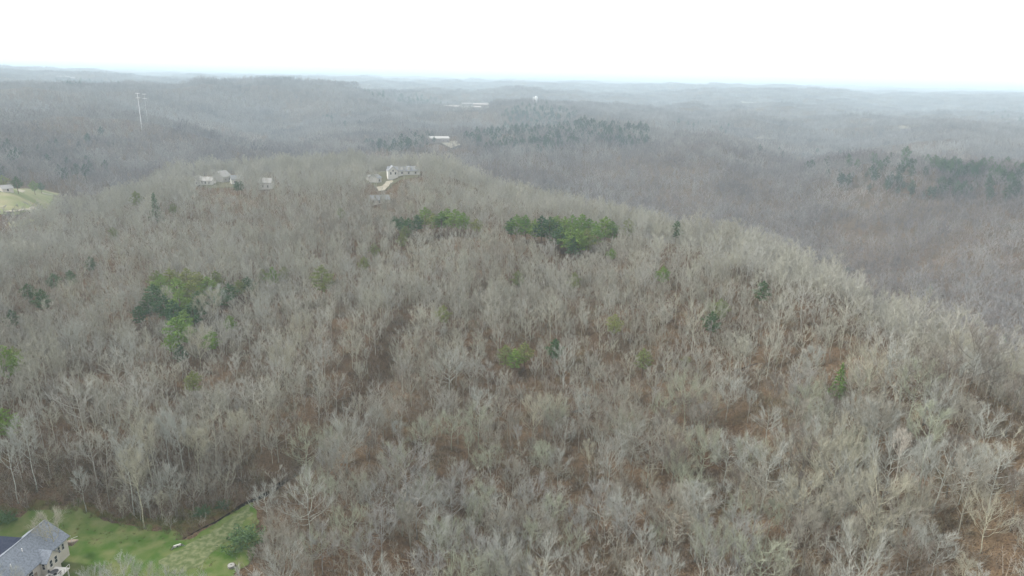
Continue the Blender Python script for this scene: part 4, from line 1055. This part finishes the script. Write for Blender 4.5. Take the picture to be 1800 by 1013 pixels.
# a tree in front of the pines must not bury them: the pines stand at the wood's lighter spots
ppx, ppy, _ = project(gx, gy, gz + gh * 0.75)
for (x0, x1, y0, y1, f) in ((645, 700, 318, 345, 0.4), (340, 430, 322, 345, 0.35), (690, 745, 303, 322, 0.15), (460, 480, 325, 345, 0.4)):
    gh = np.where((ppx > x0) & (ppx < x1) & (ppy > y0 - 8) & (ppy < y1), gh * f, gh)
pine_px = []
for sx, sy, sr in PINE_SPOTS:
    zz_ = hz(sx, sy); ax, ay, ad = project(np.array(sx), np.array(sy), np.array(zz_ + 7.0)); d_ = math.hypot(sx, sy)
    rp = F_PX * 3.4 / d_
    gh = np.where((np.hypot((ppx - float(ax)) / rp, (ppy - float(ay)) / (rp * 1.5)) < 1) & (np.hypot(gx, gy) < d_), gh * 0.55, gh)
keep = np.ones(gx.shape, bool)
LAWN_PX = [(-20, 905), (110, 890), (235, 915), (330, 935), (440, 878), (464, 895), (462, 950), (440, 985), (300, 1000), (-20, 1020)]
for t_ in (0.45, 0.75, 1.0):
    ax, ay, _ = project(gx, gy, gz + gh * t_); keep &= ~inside(ax, ay, LAWN_PX)
gx, gy, gz, gh = gx[keep], gy[keep], gz[keep], gh[keep]
cxp, cyp, dep_ = project(gx, gy, gz + gh * 0.7)
inview = (cxp > -5) & (cxp < 1805) & (cyp < 1016) & (gh > 8)
order = np.argsort(np.where(inview, np.hypot(gx, gy), 1e9))
pick = order[:300 - len(singles)]
chosen = np.zeros(gx.shape, bool); chosen[pick] = True
fm_i = rng.integers(0, len(FORMS), gx.shape)
auto = []
for i in pick:
    tone = tone_names[int(np.clip((0.5 + 0.75 * fbm(np.array(gx[i] / 45), np.array(gy[i] / 45 + 40), 2) + rng.normal(0, .22)) * 6, 0, 5.99))]
    auto.append([float(gx[i]), float(gy[i]), float(gh[i]), int(fm_i[i]), tone, None, (float(rng.normal(0, .03)), float(rng.normal(0, .03)))])
bx, by, _ = project(np.array([a[0] for a in auto]), np.array([a[1] for a in auto]), height(np.array([a[0] for a in auto]), np.array([a[1] for a in auto])))
rows = np.argsort(-by)
for rw in range(0, len(rows), 14):
    grp = sorted(rows[rw:rw + 14], key=lambda i: bx[i])
    for n, i in enumerate(grp):
        auto[i][5] = f"{auto[i][4]} {FORM_WORD[FORMS[auto[i][3]]]} bare tree, {ordinal(n + 1)} from left in {ordinal(rw // 14 + 1)} row up from bottom"
for (x, y, h, pi, tone, lab, ln) in singles + [tuple(a) for a in auto]:
    tm, cm, fm = PROTO[pi]; z = hz(x, y)
    o = empty('bare_tree', (x, y, z), lab, 'tree', 'bare hardwood trees on the near slope')
    s = h / 20.0; w = s * random.uniform(0.9, 1.3)
    o.rotation_euler = (ln[0], ln[1], random.uniform(0, 6.28)); o.scale = (w, w, s)
    for nm, me_, idx in (('trunk', tm, 0), ('crown', cm, 1)):
        c = link(nm, me_, o); c.material_slots[0].link = 'OBJECT'
        c.material_slots[0].material = M_WHITEBARK if tone == 'white' else M_TONE[tone][idx]
rest = ~chosen
P = np.stack([gx, gy, gz], 1)[rest]; n = len(P); hs = gh[rest] / 20
scatter('bare_woodland', 'wood_tree', P, np.stack([rng.normal(0, .04, n), rng.normal(0, .04, n), rng.uniform(0, 6.28, n)], 1), np.stack([hs * rng.uniform(0.95, 1.4, n)] * 2 + [hs], 1), 'pale bare hardwood trees covering the upper slope and ridge', 'woodland')
print('near wood', len(pick), n)

# undergrowth
ux, uy = jitter_grid(90, 300, 2.1)
_bx, _by, _ = project(ux, uy, height(ux, uy))
k = free(ux, uy) & off_spots(ux, uy) & (rng.random(ux.shape) < 0.75 * inside(_bx, _by, [(-40, 800), (440, 790), (475, 850), (430, 885), (300, 925), (160, 900), (-40, 900)]) + np.clip(0.7 + 0.9 * fbm(ux / 14, uy / 14, 3), 0.3, 0.98))
ux, uy = ux[k], uy[k]; uz = height(ux, uy); k = seen(ux, uy, uz, 20); ux, uy, uz = ux[k], uy[k], uz[k]; n = len(ux)
us = rng.uniform(0.45, 1.6, n)
bpx, bpy_, _ = project(ux, uy, uz); slope_ = inside(bpx, bpy_, [(-40, 800), (440, 790), (475, 850), (430, 885), (300, 925), (160, 900), (-40, 900)])
us = np.where(slope_, us * 1.15 + 0.2, us * 0.95)
scatter('undergrowth', 'brush', np.stack([ux, uy, uz], 1), np.stack([0 * us, 0 * us, rng.uniform(0, 6.28, n)], 1), np.stack([us] * 3, 1), 'brown leafless brush and saplings under the near trees', 'undergrowth')

# thin young trees between the big ones
qx, qy = jitter_grid(92, 330, 3.7)
k = free(qx, qy) & off_spots(qx, qy) & (rng.random(qx.shape) < np.clip(0.42 + 1.2 * fbm(qx / 22 + 4, qy / 22, 3), 0.05, 0.9)) & (ditch_dist(qx, qy)[0] > 2) & (np.hypot(qx, qy) < crest(qx, qy))
qx, qy = qx[k], qy[k]; qz = height(qx, qy); n = len(qx); qs = np.clip(rng.normal(0.36, .12, n), .16, .7)
scatter('sapling_thicket', 'wood_sapling', np.stack([qx, qy, qz], 1), np.stack([rng.normal(0, .07, n), rng.normal(0, .07, n), rng.uniform(0, 6.28, n)], 1), np.stack([qs * 1.25, qs * 1.25, qs], 1), 'thin young bare trees filling the gaps on the near slope', 'saplings')
# rough grass at the lawn's edge
tx, ty = jitter_grid(100, 190, 0.8); k = (inside(tx, ty, LAWN) & (rng.random(tx.shape) < np.clip(0.10 + 0.8 * fbm(tx / 6, ty / 6, 3), 0, 0.6))) | (inside(tx, ty, DRY) & (rng.random(tx.shape) < 0.75))
k &= ~inside(tx, ty, MOWN) & off_spots(tx, ty) & (ditch_dist(tx, ty)[0] > 0.9)
tx, ty = tx[k], ty[k]; tz = height(tx, ty) + 0.05; n = len(tx); tsz = rng.uniform(.5, 1.3, n) * np.where(inside(tx, ty, DRY), 1.3, 0.6)
scatter('grass', 'grass_tuft', np.stack([tx, ty, tz], 1), np.stack([0 * tsz, 0 * tsz, rng.uniform(0, 6.28, n)], 1), np.stack([tsz] * 3, 1), 'rough winter grass tufts round the lawn', 'grass')
# woods on the hills behind: the valley sides with full trees, then lighter ones
for nm, lb, r0_, r1_, sp_, lbl in (('valley_woodland', 'valley_tree', 200, 1100, 6.2, 'dark bare woods on the valley sides behind the near ridge'), ('hill_woodland', 'far_tree', 1100, 2400, 7.4, 'bare grey woods covering the hills across the valley')):
    fx, fy = jitter_grid(r0_, r1_, sp_)
    k = free(fx, fy) & off_spots(fx, fy) & (np.hypot(fx, fy) >= crest(fx, fy) + 25); fx, fy = fx[k], fy[k]; fz = height(fx, fy)
    k = seen(fx, fy, fz, 22) & (rng.random(fx.shape) < np.clip(0.85 + 0.7 * fbm(fx / 40, fy / 40, 3), 0.35, 1)); fx, fy, fz = fx[k], fy[k], fz[k]; n = len(fx)
    fs = np.clip(rng.normal(0.76, .17, n) + 0.35 * fbm(fx / 55, fy / 55, 3), .35, 1.2)
    scatter(nm, lb, np.stack([fx, fy, fz], 1), np.stack([0 * fs, 0 * fs, rng.uniform(0, 6.28, n)], 1), np.stack([fs * 1.3, fs * 1.3, fs], 1), lbl, 'woodland')
    print(nm, n)
fx, fy = jitter_grid(2380, 8200, 48)
k = free(fx, fy) & off_spots(fx, fy); fx, fy = fx[k], fy[k]; fz = height(fx, fy)
k = seen(fx, fy, fz, 26); fx, fy, fz = fx[k], fy[k], fz[k]; n = len(fx)
fs = rng.uniform(.85, 1.15, n)
scatter('distant_woodland', 'tree_clump', np.stack([fx, fy, fz - 1], 1), np.stack([0 * fs, 0 * fs, rng.uniform(0, 6.28, n)], 1), np.stack([fs, fs, fs * .95], 1), 'hazy bluish woods running to the horizon', 'woodland')
print('distant wood', n)

# ------------------------------------------------------------------ fallen trunks
M_LOG = mat('rotten_log', (0.085, 0.060, 0.045), 0.95, 0.05, (2.0, (0.14, 0.10, 0.075), 0.4, 0.7))
M_PALELOG = mat('barkless_log', (0.30, 0.275, 0.235), 0.9, 0.05)
def fallen(x0, y0, x1, y1, rad, m, label):
    a, b_ = hit(x0, y0), hit(x1, y1)
    o = empty('fallen_log', a, label, 'log', 'fallen trunks on the slope')
    pts = [Vector((0, 0, rad))]
    for k in range(1, 7):
        q = a.lerp(b_, k / 6); q.z = hz(q.x, q.y) + rad * (1.2 - k / 9); pts.append(q - a + rdir(random) * 0.08)
    MB().tube(pts, [rad * (1 - .75 * k / 6) for k in range(7)], 7).build('trunk', m, o, smooth=True)
    d = (b_ - a).normalized()
    for k in (3, 4, 5):
        e = pts[k] + (d + rdir(random) * .7 + Vector((0, 0, .4))) * random.uniform(1.2, 2.4)
        MB().tube([pts[k], (pts[k] + e) / 2 + rdir(random) * .1, e], [rad * .3, rad * .2, .02], 4).build('branch', m, o)
for q in ((1033,659,1058,673,.38,M_LOG,'dark fallen log on the open brown slope, upper of three near the centre'), (1023,695,1079,711,.42,M_LOG,'long dark fallen log on the brown slope, middle of three near the centre'), (1006,727,1038,718,.36,M_LOG,'dark fallen log on the brown slope, lowest of three near the centre'),
          (1135,944,1165,927,.35,M_LOG,'dark fallen log at the foot of the slope near the bottom edge'), (1420,816,1450,821,.32,M_LOG,'dark fallen log in the lower right woods'), (1103,922,1143,976,.17,M_PALELOG,'pale fallen trunk slanting down near the bottom centre'), (1088,977,1118,962,.15,M_PALELOG,'short pale fallen trunk beside the slanting one'), (985,731,1008,741,.3,M_LOG,'short dark fallen log left of the lowest centre log'), (622,920,650,922,.17,M_PALELOG,'pale fallen trunk in the lower left of centre woods'), (1290,655,1330,640,.3,M_LOG,'dark fallen log on the right slope above the cedar')):
    fallen(*q)
